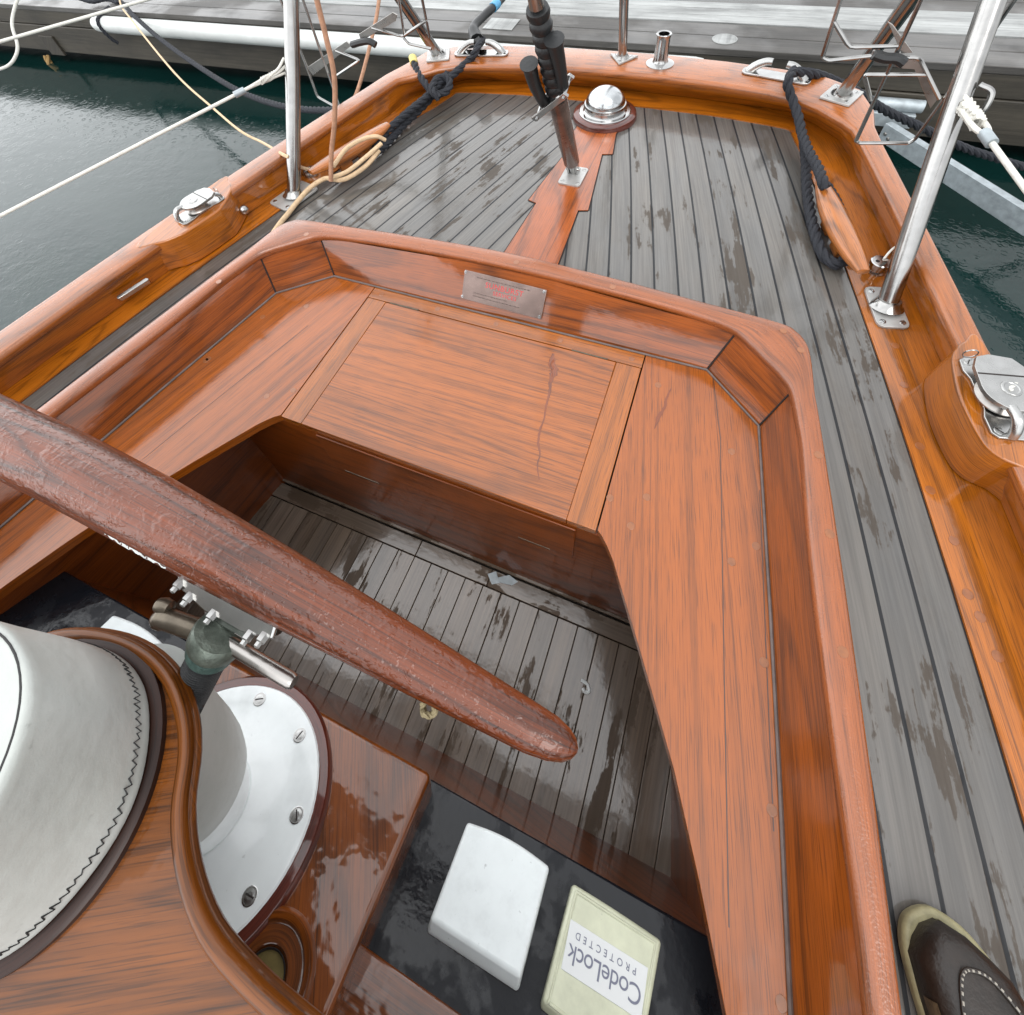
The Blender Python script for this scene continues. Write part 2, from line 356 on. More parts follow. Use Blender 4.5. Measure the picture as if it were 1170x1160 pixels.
def cat(pts, n=8, closed=False):          # Catmull-Rom
    pts = [V(p) for p in pts]; m = len(pts); out = []
    rng = range(m if closed else m-1)
    for i in rng:
        p0 = pts[(i-1) % m] if closed or i > 0 else pts[0]*2-pts[1]
        p1 = pts[i]; p2 = pts[(i+1) % m]
        p3 = pts[(i+2) % m] if closed or i+2 < m else pts[-1]*2-pts[-2]
        for k in range(n):
            t = k/n
            out.append(0.5*((2*p1)+(p2-p0)*t+(2*p0-5*p1+4*p2-p3)*t*t+(3*p1-p0-3*p2+p3)*t**3))
    if not closed: out.append(pts[-1])
    return out
def frames_along(pts):
    n = len(pts); T = []
    for i in range(n):
        T.append((pts[min(i+1, n-1)]-pts[max(i-1, 0)]).normalized())
    h = V((0, 0, 1)) if abs(T[0].z) < 0.9 else V((1, 0, 0))
    N = [(h-T[0]*h.dot(T[0])).normalized()]
    for i in range(1, n):
        a = N[-1]; a = a-T[i]*a.dot(T[i]); N.append(a.normalized())
    return T, N

class MB:
    def __init__(s): s.v = []; s.f = []; s.u = []; s.m = []
    def add(s, verts, faces, mi=0, uvs=None):
        o = len(s.v); s.v += [V(p) for p in verts]
        for i, f in enumerate(faces):
            s.f.append([o+k for k in f]); s.m.append(mi); s.u.append(uvs[i] if uvs else None)
        return s
    def box(s, fr, x0, x1, y0, y1, z0, z1, mi=0):
        c = [(x, y, z) for z in (z0, z1) for y in (y0, y1) for x in (x0, x1)]
        return s.add([fr(*p) for p in c], [(0, 2, 3, 1), (4, 5, 7, 6), (0, 1, 5, 4), (2, 6, 7, 3), (0, 4, 6, 2), (1, 3, 7, 5)], mi)
    def prism(s, poly, z0, z1, fr=WORLD, mi=0, top=None, wrap=False):
        a = sum(poly[i][0]*poly[(i+1) % len(poly)][1]-poly[(i+1) % len(poly)][0]*poly[i][1] for i in range(len(poly)))
        if a < 0: poly = poly[::-1]; top = top[::-1] if top else None
        n = len(poly); tp = top or poly
        vs = [fr(x, y, z0) for x, y in poly]+[fr(x, y, z1) for x, y in tp]
        fs = [tuple(range(n))[::-1], tuple(range(n, 2*n))]+[(i, (i+1) % n, n+(i+1) % n, n+i) for i in range(n)]
        us = None
        if wrap:
            us = [None, None]; L = 0
            for i in range(n):
                d = math.dist(poly[i], poly[(i+1) % n]); us.append(((L, z0), (L+d, z0), (L+d, z1), (L, z1))); L += d
        return s.add(vs, fs, mi, us)
    def loft(s, rings, closed=True, caps=True, mi=0, uvlen=True):
        n = len(rings[0]); vs = [p for r in rings for p in r]; fs = []; us = []
        L = 0; m = n if closed else n-1
        acc = [0]
        for j in range(m): acc.append(acc[-1]+(V(rings[0][(j+1) % n])-V(rings[0][j])).length)
        for i in range(len(rings)-1):
            d = (sum((V(p) for p in rings[i+1]), V())/n-sum((V(p) for p in rings[i]), V())/n).length
            for j in range(m):
                k = (j+1) % n
                fs.append((i*n+j, i*n+k, (i+1)*n+k, (i+1)*n+j)); us.append(((L, acc[j]), (L, acc[j+1]), (L+d, acc[j+1]), (L+d, acc[j])))
            L += d
        s.add(vs, fs, mi, us)
        if caps and closed:
            s.add(rings[0], [tuple(range(n))[::-1]], mi); s.add(rings[-1], [tuple(range(n))], mi)
        return s
    def tube(s, pts, r, seg=10, mi=0, caps=True):
        pts = [V(p) for p in pts]; T, N = frames_along(pts); rings = []
        for i, p in enumerate(pts):
            b = T[i].cross(N[i]); rr = r[i] if isinstance(r, (list, tuple)) else r
            rings.append([p+N[i]*(rr*math.cos(2*PI*k/seg))+b*(rr*math.sin(2*PI*k/seg)) for k in range(seg)])
        return s.loft(rings, True, caps, mi)
    def rope(s, pts, R, pitch=None, mi=0, n=6):
        pts = resample(cat(pts, n), R*0.55); pitch = pitch or R*6.5
        T, N = frames_along(pts); acc = 0
        st = [[], [], []]
        for i, p in enumerate(pts):
            if i: acc += (p-pts[i-1]).length
            b = T[i].cross(N[i])
            for k in range(3):
                a = 2*PI*(acc/pitch+k/3)
                st[k].append(p+(N[i]*math.cos(a)+b*math.sin(a))*R*0.46)
        for k in range(3): s.tube(st[k], R*0.56, 7, mi)
        return s
    def lathe(s, prof, fr, seg=32, mi=0, cap=True):
        rings = [[fr(r*math.cos(2*PI*k/seg), r*math.sin(2*PI*k/seg), h) for k in range(seg)] for r, h in prof]
        n = seg; vs = [p for r in rings for p in r]; fs = []; us = []; acc = 0
        for i in range(len(rings)-1):
            d = math.hypot(prof[i+1][0]-prof[i][0], prof[i+1][1]-prof[i][1])
            for j in range(n):
                fs.append((i*n+j, i*n+(j+1) % n, (i+1)*n+(j+1) % n, (i+1)*n+j))
                R = max(prof[i][0], prof[i+1][0]); us.append(((2*PI*R*j/n, acc), (2*PI*R*(j+1)/n, acc), (2*PI*R*(j+1)/n, acc+d), (2*PI*R*j/n, acc+d)))
            acc += d
        s.add(vs, fs, mi, us)
        if cap:
            s.add(rings[0], [tuple(range(n))[::-1]], mi); s.add(rings[-1], [tuple(range(n))], mi)
        return s
    def disc(s, c, r, nrm=(0, 0, 1), h=0.0008, seg=16, mi=0):
        return s.lathe([(r, 0), (r, h), (r*0.9, h*1.2)], axis_frame(c, nrm), seg, mi)
    def screw(s, c, r, nrm=(0, 0, 1), mi=0, smi=None, ang=0.6):
        fr = axis_frame(c, nrm); s.lathe([(r, 0), (r*0.92, r*0.14), (r*0.5, r*0.2)], fr, 16, mi)
        if smi is not None:
            ca, sa = math.cos(ang), math.sin(ang); f2 = Frame(fr.o, fr.x*ca+fr.y*sa, ez=fr.z)
            s.box(f2, -r*0.8, r*0.8, -r*0.12, r*0.12, r*0.1, r*0.215, smi)
        return s
    def build(s, name, mats, parent=None, grain=(0, 1, 0), bevel=0, seg=3, angle=40, flat=False):
        me = bpy.data.meshes.new(name); me.from_pydata([tuple(p) for p in s.v], [], s.f)
        if not isinstance(mats, (list, tuple)): mats = [mats]
        for m in mats: me.materials.append(M[m] if isinstance(m, str) else m)
        me.update(); uvl = me.uv_layers.new(name='UVMap'); g0 = V(grain).normalized()
        for pi_, p in enumerate(me.polygons):
            p.material_index = s.m[pi_]; p.use_smooth = not flat
            if s.u[pi_]:
                for k, li in enumerate(p.loop_indices): uvl.data[li].uv = s.u[pi_][k]
            else:
                n = V(p.normal); g = g0-n*g0.dot(n)
                g = g.normalized() if g.length > 0.3 else n.orthogonal().normalized()
                c = n.cross(g)
                for li in p.loop_indices:
                    co = me.vertices[me.loops[li].vertex_index].co; uvl.data[li].uv = (co.dot(g), co.dot(c))
        if not flat: me.set_sharp_from_angle(angle=math.radians(angle))
        o = bpy.data.objects.new(name, me); COL.objects.link(o)
        if parent: o.parent = parent
        if bevel:
            md = o.modifiers.new('bevel', 'BEVEL'); md.width = bevel; md.segments = seg; md.limit_method = 'ANGLE'; md.angle_limit = math.radians(38); md.harden_normals = False
        return o
def resample(pts, step):
    out = [pts[0]]; acc = 0
    for a, b in zip(pts, pts[1:]):
        L = (b-a).length
        if L < 1e-9: continue
        t = step-acc
        while t <= L: out.append(a.lerp(b, t/L)); t += step
        acc = (acc+L) % step
    if (out[-1]-pts[-1]).length > step*0.3: out.append(pts[-1])
    return out
def tag(o, label=None, cat_=None, group=None, kind=None):
    if label: o['label'] = label
    if cat_: o['category'] = cat_
    if group: o['group'] = group
    if kind: o['kind'] = kind
    return o
def thing(name, label, cat_, loc=(0, 0, 0), group=None):
    o = bpy.data.objects.new(name, None); o.empty_display_size = 0.05; COL.objects.link(o); o.location = loc
    return tag(o, label, cat_, group)
def fix(root):                      # meshes are modelled in place: hang them from a root set at the thing's base
    loc = V(root.location)
    def rec(o):
        for c in o.children:
            if c.type == 'MESH':
                if not c.get('_m'): c.data.transform(Matrix.Translation(-loc)); c['_m'] = 1
            rec(c)
    rec(root)
    def clean(o):
        for c in o.children:
            if '_m' in c: del c['_m']
            clean(c)
    clean(root)
    return root
def text(name, body, fr, size, mat, parent, spacing=1.0, ext=0.0006, align='CENTER'):
    cu = bpy.data.curves.new(name, 'FONT'); cu.body = body; cu.size = size; cu.align_x = align; cu.align_y = 'CENTER'
    cu.extrude = ext/2; cu.space_character = spacing
    to = bpy.data.objects.new(name, cu); COL.objects.link(to)
    dg = bpy.context.evaluated_depsgraph_get(); dg.update()
    me = bpy.data.meshes.new_from_object(to.evaluated_get(dg)); bpy.data.objects.remove(to); bpy.data.curves.remove(cu)
    me.transform(Matrix(((fr.x.x, fr.y.x, fr.z.x, fr.o.x), (fr.x.y, fr.y.y, fr.z.y, fr.o.y), (fr.x.z, fr.y.z, fr.z.z, fr.o.z), (0, 0, 0, 1))))
    me.materials.clear(); me.materials.append(M[mat]); me.name = name
    o = bpy.data.objects.new(name, me); COL.objects.link(o); o.parent = parent
    return o
def lerp_tab(tab, y):
    if callable(tab): return tab(y)
    tab = sorted(tab)
    if y <= tab[0][0]:
        (a, b), (c, d) = tab[0], tab[1]; return b+(d-b)*(y-a)/(c-a)
    for (a, b), (c, d) in zip(tab, tab[1:]):
        if y <= c: return b+(d-b)*(y-a)/(c-a)
    return tab[-1][1]
ZD = -0.010         # deck
ZC = ZD+0.004       # covering board

# ================================================================== THE YACHT
yacht = thing('yacht', 'classic wooden yacht stern with varnished cockpit, grey teak deck and bulwarks', 'yacht', (0, 0, -0.93))
# stations, y -> half breadth (sides measured separately)
PLAN = {'c': {1: (-.0301, -.1628, 1.0578), -1: (-.045, -.1638, 1.1086)}, 'b': {1: (-.0231, -.1745, 1.1941), -1: (-.025, -.1694, 1.1811)},
        'i': {1: (-.0235, -.1696, 1.1643), -1: (-.0236, -.148, 1.1527)}, 'o': {1: (-.0173, -.1732, 1.2121), -1: (-.0319, -.1449, 1.2442)}}
class Plan:
    def __init__(s, k, sd): s.c = PLAN[k][sd]
    def __call__(s, y): return s.c[0]*y*y+s.c[1]*y+s.c[2]
XC, XB, XI, XO = [{sd: Plan(k, sd) for sd in (1, -1)} for k in 'cbio']
ZCAP = 0.098
def rail_path():
    """stations from starboard forward, round the transom, to port forward: (cover, bottom, cap inner, cap outer) as xy"""
    st = []
    def side(s):
        o = []
        for y in (-1.3, -.9, -.5, -.2, 0, .15, .3, .45, .6, .75, .9, 1.05, 1.2, 1.35, 1.5, 1.6):
            o.append(((s*lerp_tab(XC[s], y), y), (s*lerp_tab(XB[s], y), y), (s*lerp_tab(XI[s], y), y), (s*lerp_tab(XO[s], y), y)))
        o.append(((s*.69, 1.70), (s*.838, 1.70), (s*lerp_tab(XI[s], 1.694), 1.692), (s*lerp_tab(XO[s], 1.7), 1.72)))
        o.append(((s*.66, 1.80), (s*.803, 1.80), (s*.782, 1.733), (s*.868, 1.82)))
        o.append(((s*.655, 1.825), (s*.735, 1.875), (s*.706, 1.809), (s*.832, 1.945)))
        o.append(((s*.640, 1.836), (s*.655, 1.945), (s*.628, 1.850), (s*.72, 2.020)))
        o.append(((s*.56, 1.850), (s*.56, 1.958), (s*.55, 1.872), (s*.58, 2.050)))
        o.append(((s*.38, 1.871), (s*.38, 1.975), (s*.38, 1.898), (s*.39, 2.075)))
        o.append(((s*.18, 1.876), (s*.18, 1.985), (s*.18, 1.916), (s*.18, 2.088)))
        return o
    return side(1)+[((0, 1.877), (0, 1.988), (0, 1.922), (0, 2.092))]+side(-1)[::-1]
RAIL = rail_path()
def smooth_rail(k):
    pts = [V((a[k][0], a[k][1], 0)) for a in RAIL]; return pts
R_C, R_B, R_I, R_O = [smooth_rail(k) for k in range(4)]

# hull
mb = MB()
rings = []
for o, i in zip(R_O, R_I):
    d = (o-i).normalized()
    rings.append([o-d*.006+V((0, 0, .058)), o+d*.012+V((0, 0, .040)), o+d*.012+V((0, 0, -.01)), o-d*.01+V((0, 0, -.03)), o-d*.06+V((0, 0, -.5)), o-d*.22+V((0, 0, -.98))])
mb.loft(rings, closed=False, caps=False)
mb.build('hull', 'hull', yacht)
# bulwark (inner face) with the raised block pads
mb = MB(); rings = []
for b, i, o in zip(R_B, R_I, R_O):
    d = (o-i).normalized()
    rings.append([b+V((0, 0, ZC+.001)), b.lerp(i, .6)+d*.003+V((0, 0, .035)), i+d*.005+V((0, 0, .070)), i+d*.005+V((0, 0, .080)), o-d*.006+V((0, 0, .07)), o-d*.01+V((0, 0, -.02))])
mb.loft(rings, closed=False, caps=False)
bul = mb.build('bulwark', 'amber', yacht, angle=50)
# caprail
mb = MB(); rings = []
for i, o in zip(R_I, R_O):
    d = (o-i); W = d.length; d.normalize()
    pr = [(0.002, .070), (-.004, .074), (-.005, .084), (-.003, .091), (.002, ZCAP-.0015), (.007, ZCAP), (W-.010, ZCAP), (W-.005, ZCAP-.001), (W+.001, .090), (W+.003, .082), (W+.003, .068), (W-.002, .058)]
    rings.append([i+d*a+V((0, 0, z)) for a, z in pr])
mb.loft(rings)
mb.build('caprail', 'capamber', yacht, angle=70)
# covering board
mb = MB(); rings = []
for c, b in zip(R_C, R_B): rings.append([c+V((0, 0, ZD-.01)), c+V((0, 0, ZC)), b+(b-c).normalized()*.02+V((0, 0, ZC))])
mb.loft(rings, closed=False, caps=False)
for px, py in ((1051, 510), (1063, 560), (1090, 618), (1106, 679), (1140, 750), (1023, 395), (1033, 440), (955, 255), (1120, 705), (905, 150)):
    mb.disc(P(px, py, ZC), .0085, h=.0006, mi=1)
mb.build('covering_board', ['amber', 'bung'], yacht)
# deck planking: u along the plank, v = distance in from the covering board
mb = MB()
def xco(s, y): return lerp_tab(XC[s], y)
for s in (1, -1):
    ys = [-1.3+i*.05 for i in range(42)]+[.79]
    for y0, y1 in zip(ys, ys[1:]):
        q = []
        for y in (y0, y1):
            xi, xo = (.70 if y > .3 else .70+.0*(.3-y)), xco(s, y)+.02
            q.append(((s*xi, y, ZD), (y, xco(s, y)-xi+20*(s < 0)*.064), (s*xo, y, ZD), (y, xco(s, y)-xo+20*(s < 0)*.064)))
        mb.add([q[0][0], q[0][2], q[1][2], q[1][0]], [(0, 1, 2, 3) if s > 0 else (3, 2, 1, 0)], 0, [[q[0][1], q[0][3], q[1][3], q[1][1]] if s > 0 else [q[1][1], q[1][3], q[0][3], q[0][1]]])
    ys = [.79+i*.05 for i in range(22)]+[1.89]
    for y0, y1 in zip(ys, ys[1:]):
        q = []
        for y in (y0, y1):
            k = 1.0
            xi, xo = 0, xco(s, min(y, 1.85))+.02; e = xco(s, y) if y < 1.83 else xco(s, 1.83)-(y-1.83)*.25
            q.append(((0, y, ZD), (y, (e-xi)*k+20*(s < 0)*.064), (s*xo, y, ZD), (y, (e-xo)*k+20*(s < 0)*.064)))
        mb.add([q[0][0], q[0][2], q[1][2], q[1][0]], [(0, 1, 2, 3) if s > 0 else (3, 2, 1, 0)], 0, [[q[0][1], q[0][3], q[1][3], q[1][1]] if s > 0 else [q[1][1], q[1][3], q[0][3], q[0][1]]])
deck = mb.build('deck', 'deck', yacht)
# king plank, nibbed into the deck
kp = [(.094, .80), (.070, 1.217), (.100, 1.226), (.062, 1.534), (.097, 1.543), (.078, 1.665), (.072, 1.80)]
mb = MB(); mb.prism(kp+[(-x, y) for x, y in kp[::-1]], ZD-.002, ZD+.0035)
for (a, b) in zip(kp, kp[1:]):
    for s in (1, -1):
        A, B = V((s*a[0], a[1], ZD+.0008)), V((s*b[0], b[1], ZD+.0008)); d = (B-A).normalized(); n = V((s*abs(d.y), -s*d.x*1, 0)).normalized()
        mb.add([A, B, B+n*.004, A+n*.004], [(0, 1, 2, 3) if s > 0 else (3, 2, 1, 0)], 1)
mb.build('king_plank', ['king', 'gap'], yacht)

# ---- coaming
def left_off(y): return .05*max(0, min(1.8, (.72-y)/.70))
def mir(p): return (-(p[0]+left_off(p[1])), p[1])
CB = [(.825, -.80), (.795, -.50), (.754, -.174), (.726, .06), (.700, .261), (.651, .618)]           # bottom, side
CT = [(.858, -.80), (.830, -.50), (.796, -.13), (.763, .09), (.729, .33), (.683, .658)]             # top, side
cb_side = [V((x, y, 0)) for x, y in CB]; ct_side = [V((x, y, 0)) for x, y in CT]
corner_b = (.528, .729); corner_t = (.564, .776)
zt = .104
mb = MB()
def panel(mb, bot, top, sgn):
    g = lambda pts, z: [V((p[0], p[1], z)) for p in pts]
    mb.loft([[a, b] for a, b in zip(g(bot, -.004), g(top, zt))] if sgn > 0 else [[b, a] for a, b in zip(g(bot, -.004), g(top, zt))], closed=False, caps=False)
panel(mb, CB, CT, 1)
panel(mb, [CB[-1], corner_b], [CT[-1], corner_t], 1)
panel(mb, [corner_b, (0, .733), mir(corner_b)], [corner_t, (0, .812), mir(corner_t)], 1)
panel(mb, [mir(corner_b), mir(CB[-1])], [mir(corner_t), mir(CT[-1])], 1)
panel(mb, [mir(p) for p in CB[::-1]], [mir(p) for p in CT[::-1]], 1)
for b_, t_ in ((CB[-1], CT[-1]), (corner_b, corner_t)):
    for f in (lambda p: p, mir):
        a, c = f(b_), f(t_); mb.tube([(a[0], a[1], 0), (c[0], c[1], zt)], .0022, 6, 1)
mb.build('coaming', ['coam', 'gap'], yacht, angle=12)
inn = [(.845, -.80), (.822, -.50), (.790, -.125), (.757, .09), (.722, .33), (.700, .520), (.690, .579), (.676, .646), (.657, .677), (.624, .709), (.592, .739), (.550, .768), (.46, .785), (.278, .799), (0, .808)]
outr = [(.900, -.80), (.868, -.50), (.822, -.125), (.798, .08), (.764, .34), (.727, .590), (.717, .65), (.712, .700), (.706, .745), (.697, .775), (.678, .799), (.640, .814), (.46, .828), (.27, .842), (0, .853)]
def mm(l): return l+[mir(p) for p in l[:-1][::-1]]
I3 = cat([V((x, y, 0)) for x, y in mm(inn)], 5); O3 = cat([V((x, y, 0)) for x, y in mm(outr)], 5)
mb = MB(); rings = []; ZK = .122
for i, o in zip(I3, O3):
    d = o-i; W = d.length; d.normalize()
    pr = [(.002, .100), (-.002, .104), (-.002, .114), (.001, .119), (.006, ZK), (W-.007, ZK), (W-.001, .119), (W+.001, .112), (W+.001, .08), (W, ZD-.004), (W-.02, ZD-.004), (W-.02, .095)]
    rings.append([i+d*a+V((0, 0, z)) for a, z in pr])
mb.loft(rings)
for px, py in ((915, 400), (895, 378), (935, 520), (948, 610), (700, 328), (590, 300), (963, 745), (350, 268), (250, 322)):
    mb.disc(P(px, py, ZK), .0075, h=.0005, mi=1)
mb.build('coaming_cap', ['cap', 'bung'], yacht, angle=75)

# ---- seats, locker lid, ledge
def side_seat(s):
    f = (lambda p: p) if s > 0 else mir
    inner = [(.3875, .735), (.3875, .293), (.398, .2855), (.412, .271), (.428, .251), (.51, .122), (.586, -.003), (.638, -.105), (.684, -.204), (.72, -.29), (.765, -.42)]
    inner = [p if s > 0 else (-p[0], p[1]) for p in inner]
    outer = [f(p) for p in [(.80, -.44), (.759, -.174), (.731, .06), (.705, .261), (.656, .620), (.531, .735)]]
    mb = MB(); mb.prism(inner+outer, -.026, 0)
    return mb
mb = side_seat(1)
for px, py in ((836, 642), (836, 516), (864, 624), (873, 757), (882, 926), (893, 1147), (697, 569), (721, 601), (739, 568), (752, 440)): mb.disc(P(px, py, 0), .0075, h=.0005, mi=1)
for a_ in (((815, 432), (823, 500), (828, 800), (833, 1060)), ((868, 560), (876, 760), (884, 950))):
    ps = [P(*q, .0004) for q in a_]
    for p, q in zip(ps, ps[1:]): mb.add([p-V((.0008, 0, 0)), p+V((.0008, 0, 0)), q+V((.0008, 0, 0)), q-V((.0008, 0, 0))], [(3, 2, 1, 0)], 2)
s1 = mb.build('side_seat', ['seat', 'bung', 'joint'], yacht, grain=(.20, -1, 0), bevel=.007)
mb = side_seat(-1)
for px, py in ((168, 434), (238, 410), (305, 453), (335, 446), (300, 362), (235, 412), (350, 350), (60, 520)): mb.disc(P(px, py, 0), .0075, h=.0005, mi=1)
for a_ in (((352, 372), (230, 470), (120, 560)),):
    ps = [P(*q, .0004) for q in a_]
    for p, q in zip(ps, ps[1:]): mb.add([p-V((.0008, 0, 0)), p+V((.0008, 0, 0)), q+V((.0008, 0, 0)), q-V((.0008, 0, 0))], [(3, 2, 1, 0)], 2)
s2 = mb.build('side_seat', ['seat', 'bung', 'joint'], yacht, grain=(-.30, -1, 0), bevel=.007)
s1['label'] = 'seat side with long water run beside the right coaming'; s2['label'] = 'seat side running under the spar'
mb = MB(); mb.box(WORLD, -.385, .385, .6885, .745, -.02, 0)
for x in (-.352, -.173, .001, .177, .358): mb.disc((x, .708, 0), .0075, h=.0006, mi=1)
mb.build('seat_ledge', ['batten', 'bung'], yacht, grain=(1, 0, 0), bevel=.0015)
mb = MB(); mb.box(WORLD, -.3252, .3252, .2905, .6865, -.024, 0.0005)
lid = mb.build('locker_lid', 'lid', yacht, grain=(1, 0.02, 0), bevel=.0022)
for x0, x1 in ((-.3845, -.3255), (.3255, .3845)):
    mb = MB(); mb.box(WORLD, x0, x1, .2905, .6865, -.024, 0.0005)
    mb.build('end_batten', 'batten', lid, grain=(0, 1, 0), bevel=.0012)
for px, py in ((462, 350), (675, 401)):
    c = P(px, py, .001); mb = MB(); mb.box(WORLD, c.x-.045, c.x+.045, .6855, .6895, -.004, .0012); mb.tube([(c.x-.045, .6875, .0005), (c.x+.045, .6875, .0005)], .0022, 8)
    mb.build('hinge', 'oldbronze', lid)
def drip(pts, ws, par):  # ribbon of a water run, dark colour in place of the broken sheen
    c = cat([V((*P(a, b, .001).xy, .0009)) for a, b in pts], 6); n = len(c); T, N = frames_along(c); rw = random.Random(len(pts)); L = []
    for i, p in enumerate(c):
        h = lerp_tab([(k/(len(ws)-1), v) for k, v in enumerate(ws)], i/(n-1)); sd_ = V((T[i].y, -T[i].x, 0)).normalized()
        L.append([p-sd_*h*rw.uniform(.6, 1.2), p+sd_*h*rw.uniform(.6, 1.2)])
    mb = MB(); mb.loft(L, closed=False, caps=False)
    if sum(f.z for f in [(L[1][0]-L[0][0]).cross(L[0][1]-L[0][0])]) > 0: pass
    return mb.build('sheenless_drip', 'run', par)
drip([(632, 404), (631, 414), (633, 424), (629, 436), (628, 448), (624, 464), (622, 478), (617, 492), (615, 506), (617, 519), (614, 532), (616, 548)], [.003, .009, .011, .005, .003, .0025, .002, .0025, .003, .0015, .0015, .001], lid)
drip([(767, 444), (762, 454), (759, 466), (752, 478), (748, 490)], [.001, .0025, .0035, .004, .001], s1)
mb = MB()       # dark well under the seats' gaps
mb.box(WORLD, -.40, .40, .30, .74, -.05, -.03)
mb.build('seat_bearer', 'gap', yacht)
pb = [V((x, y, .002)) for x, y in CB]+[V((corner_b[0], corner_b[1], .002))]
mb = MB(); full = pb+[V((*mir((p.x, p.y)), .002)) for p in pb[::-1]]
mb.tube(full, .0032, 6); mb.build('sealant_bead', 'seal', yacht)

# ---- footwell
YF0, YF1, ZS = .2925, .246, -.5
FAS = Frame((0, YF0, -.03), (1, 0, 0), ez=(0, -1, 0)); FAS = Frame((0, YF0, 0), (1, 0, 0), (0, YF1-YF0, ZS))   # y runs down the face
fn = V((1, 0, 0)).cross(FAS.y)
mb = MB(); mb.box(FAS, -.66, .66, .0245, .51, 0, .02)
# frame(x, y down, z) : z = x cross y
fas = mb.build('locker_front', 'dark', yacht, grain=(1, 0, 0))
fz = FAS.z
out_s = 1 if fz.y < 0 else -1
def onfas(px, py):
    p = PL(px, py, FAS.o, FAS.z); q = p-FAS.o; return q.dot(FAS.x), q.dot(FAS.y)
xl, yt = onfas(357, 494); xl2, yb = onfas(386, 533); xr2, yb2 = onfas(655, 634)
mb = MB(); a0, a1 = (0.0005, .006) if out_s > 0 else (-.006-.02, -.0205)
mb.box(FAS, xl2, xr2, .03, (yb+yb2)/2, *((0.0, .005) if out_s > 0 else (-.005, 0)))
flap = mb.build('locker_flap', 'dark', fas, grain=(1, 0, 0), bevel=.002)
for u in ((399, 541, 436, 554), (593, 613, 629, 627)):
    x0, y0 = onfas(u[0], u[1]); x1, y1 = onfas(u[2], u[3]); ym = (yb+yb2)/2
    mb = MB(); mb.tube([FAS(x0, ym, .004 if out_s > 0 else -.004), FAS(x1, ym, .004 if out_s > 0 else -.004)], .0022, 8)
    mb.build('hinge', 'oldbronze', fas)
for s in (1, -1):
    mb = MB(); a, b = V((s*.615, .27, 0)), V((s*.735, -.40, 0)); d = (b-a).normalized(); n = V((-s*abs(d.y), d.x*-1 if s > 0 else d.x, 0))
    fr = Frame(a, d, ez=(0, 0, 1))
    mb.box(fr, 0, (b-a).length, *((0, .02) if s > 0 else (-.02, 0)), -.51, -.024)
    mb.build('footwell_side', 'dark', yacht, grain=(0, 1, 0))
# teak sole
mb = MB()
y0, y1 = -.19, .188
x = -.70; rnd = random.Random(3)
k = 0
while x < .70:
    half = abs(x+.027)
    w_ = .0545
    o = k*3
    vs = [V((x+.0006, y0-.3, ZS)), V((x+w_-.0006, y0-.3, ZS)), V((x+w_-.0006, y1, ZS)), V((x+.0006, y1, ZS))]
    z2 = V((0, 0, .02+rnd.uniform(-.0006, .0006)))
    mb.prism([(p.x, p.y) for p in vs], ZS-.02, ZS+rnd.uniform(-.0006, .0006))
    x += w_; k += 1
for xa, xb in ((-.70, -.101), (-.099, .126), (.128, .70)):
    mb.box(WORLD, xa, xb, .190, .2345, ZS-.02, ZS+.003)
mb.box(WORLD, -.72, .72, .239, .2475, ZS-.02, ZS+.010)
mb.box(WORLD, -.80, .80, -.6, .26, ZS-.05, ZS-.021, 1)
sole = mb.build('cockpit_sole', ['sole', 'gap'], yacht, grain=(0, 1, 0), bevel=.0012, seg=1)
# the plank uv: v in plank widths
uvl = sole.data.uv_layers['UVMap']
for p in sole.data.polygons:
    if p.normal.z > .9:
        for li in p.loop_indices:
            co = sole.data.vertices[sole.data.loops[li].vertex_index].co
            c = p.center
            if c.y > .188: uvl.data[li].uv = (co.x, .0545*(60+round(c.x*9))+(co.y-.188)*.9)
            else: uvl.data[li].uv = (co.y, co.x+.70)

mb = MB(); mb.tube(cat([P(664, 777, ZS+.003), P(671, 782, ZS+.003), P(673, 790, ZS+.003), P(668, 791, ZS+.003), P(666, 786, ZS+.003)], 4), .004, 8); mb.build('caulk_scrap', 'plastic', sole)
mb = MB(); mb.prism([tuple(P(a, b, ZS+.003).xy) for a, b in ((557, 656), (567, 653), (569, 660), (582, 657), (592, 665), (585, 669), (572, 666), (562, 668))], ZS+.002, ZS+.0046); mb.build('paint_flake', 'galv', sole, bevel=.0006)
# ---- instrument console between footwell and bridge
BE = math.radians(20); CO = V((0, -.163, -.10)); CS = V((0, -math.cos(BE), math.sin(BE))); CN = V((0, math.sin(BE), math.cos(BE)))
CON = Frame(CO, (1, 0, 0), ez=CN)         # x right, y = aft-down (−s), z = normal
def cp(u, s, h=0): return CO+V((1, 0, 0))*u+CS*s+CN*h
CF = Frame(CO, (-1, 0, 0), CS)            # x = -u, y = s, z = normal
def onc(px, py, h=0):
    p = PL(px, py, CO+CN*h, CN)-CO; return p.x, p.dot(CS)
def cprism(mb, poly, h0, h1, mi=0, top=None):
    return mb.prism([(-u, s) for u, s in poly], h0, h1, CF, mi, top=[(-u, s) for u, s in top] if top else None)
for s in (1, -1):
    mb = MB(); cprism(mb, [(s*.21, 0), (s*.705, 0), (s*.745, .20), (s*.21, .20)], -.02, 0)
    pan = mb.build('instrument_panel', 'panel', yacht, bevel=.004)
mb = MB(); mb.box(WORLD, -.72, .72, -.20, -.172, ZS, -.105); mb.build('bulkhead', 'dark', yacht)
mb = MB(); cprism(mb, [(-.78, .197), (.235, .197), (.235, .19), (.78, .19), (.80, .60), (-.80, .60)], -.02, .012)
mb.build('bridge_slope', 'box', yacht, grain=(1, 0, 0), bevel=.006)
mb = MB(); cprism(mb, [(-.25, .010), (.243, .010), (.237, .50), (-.25, .50)], -.02, .08)
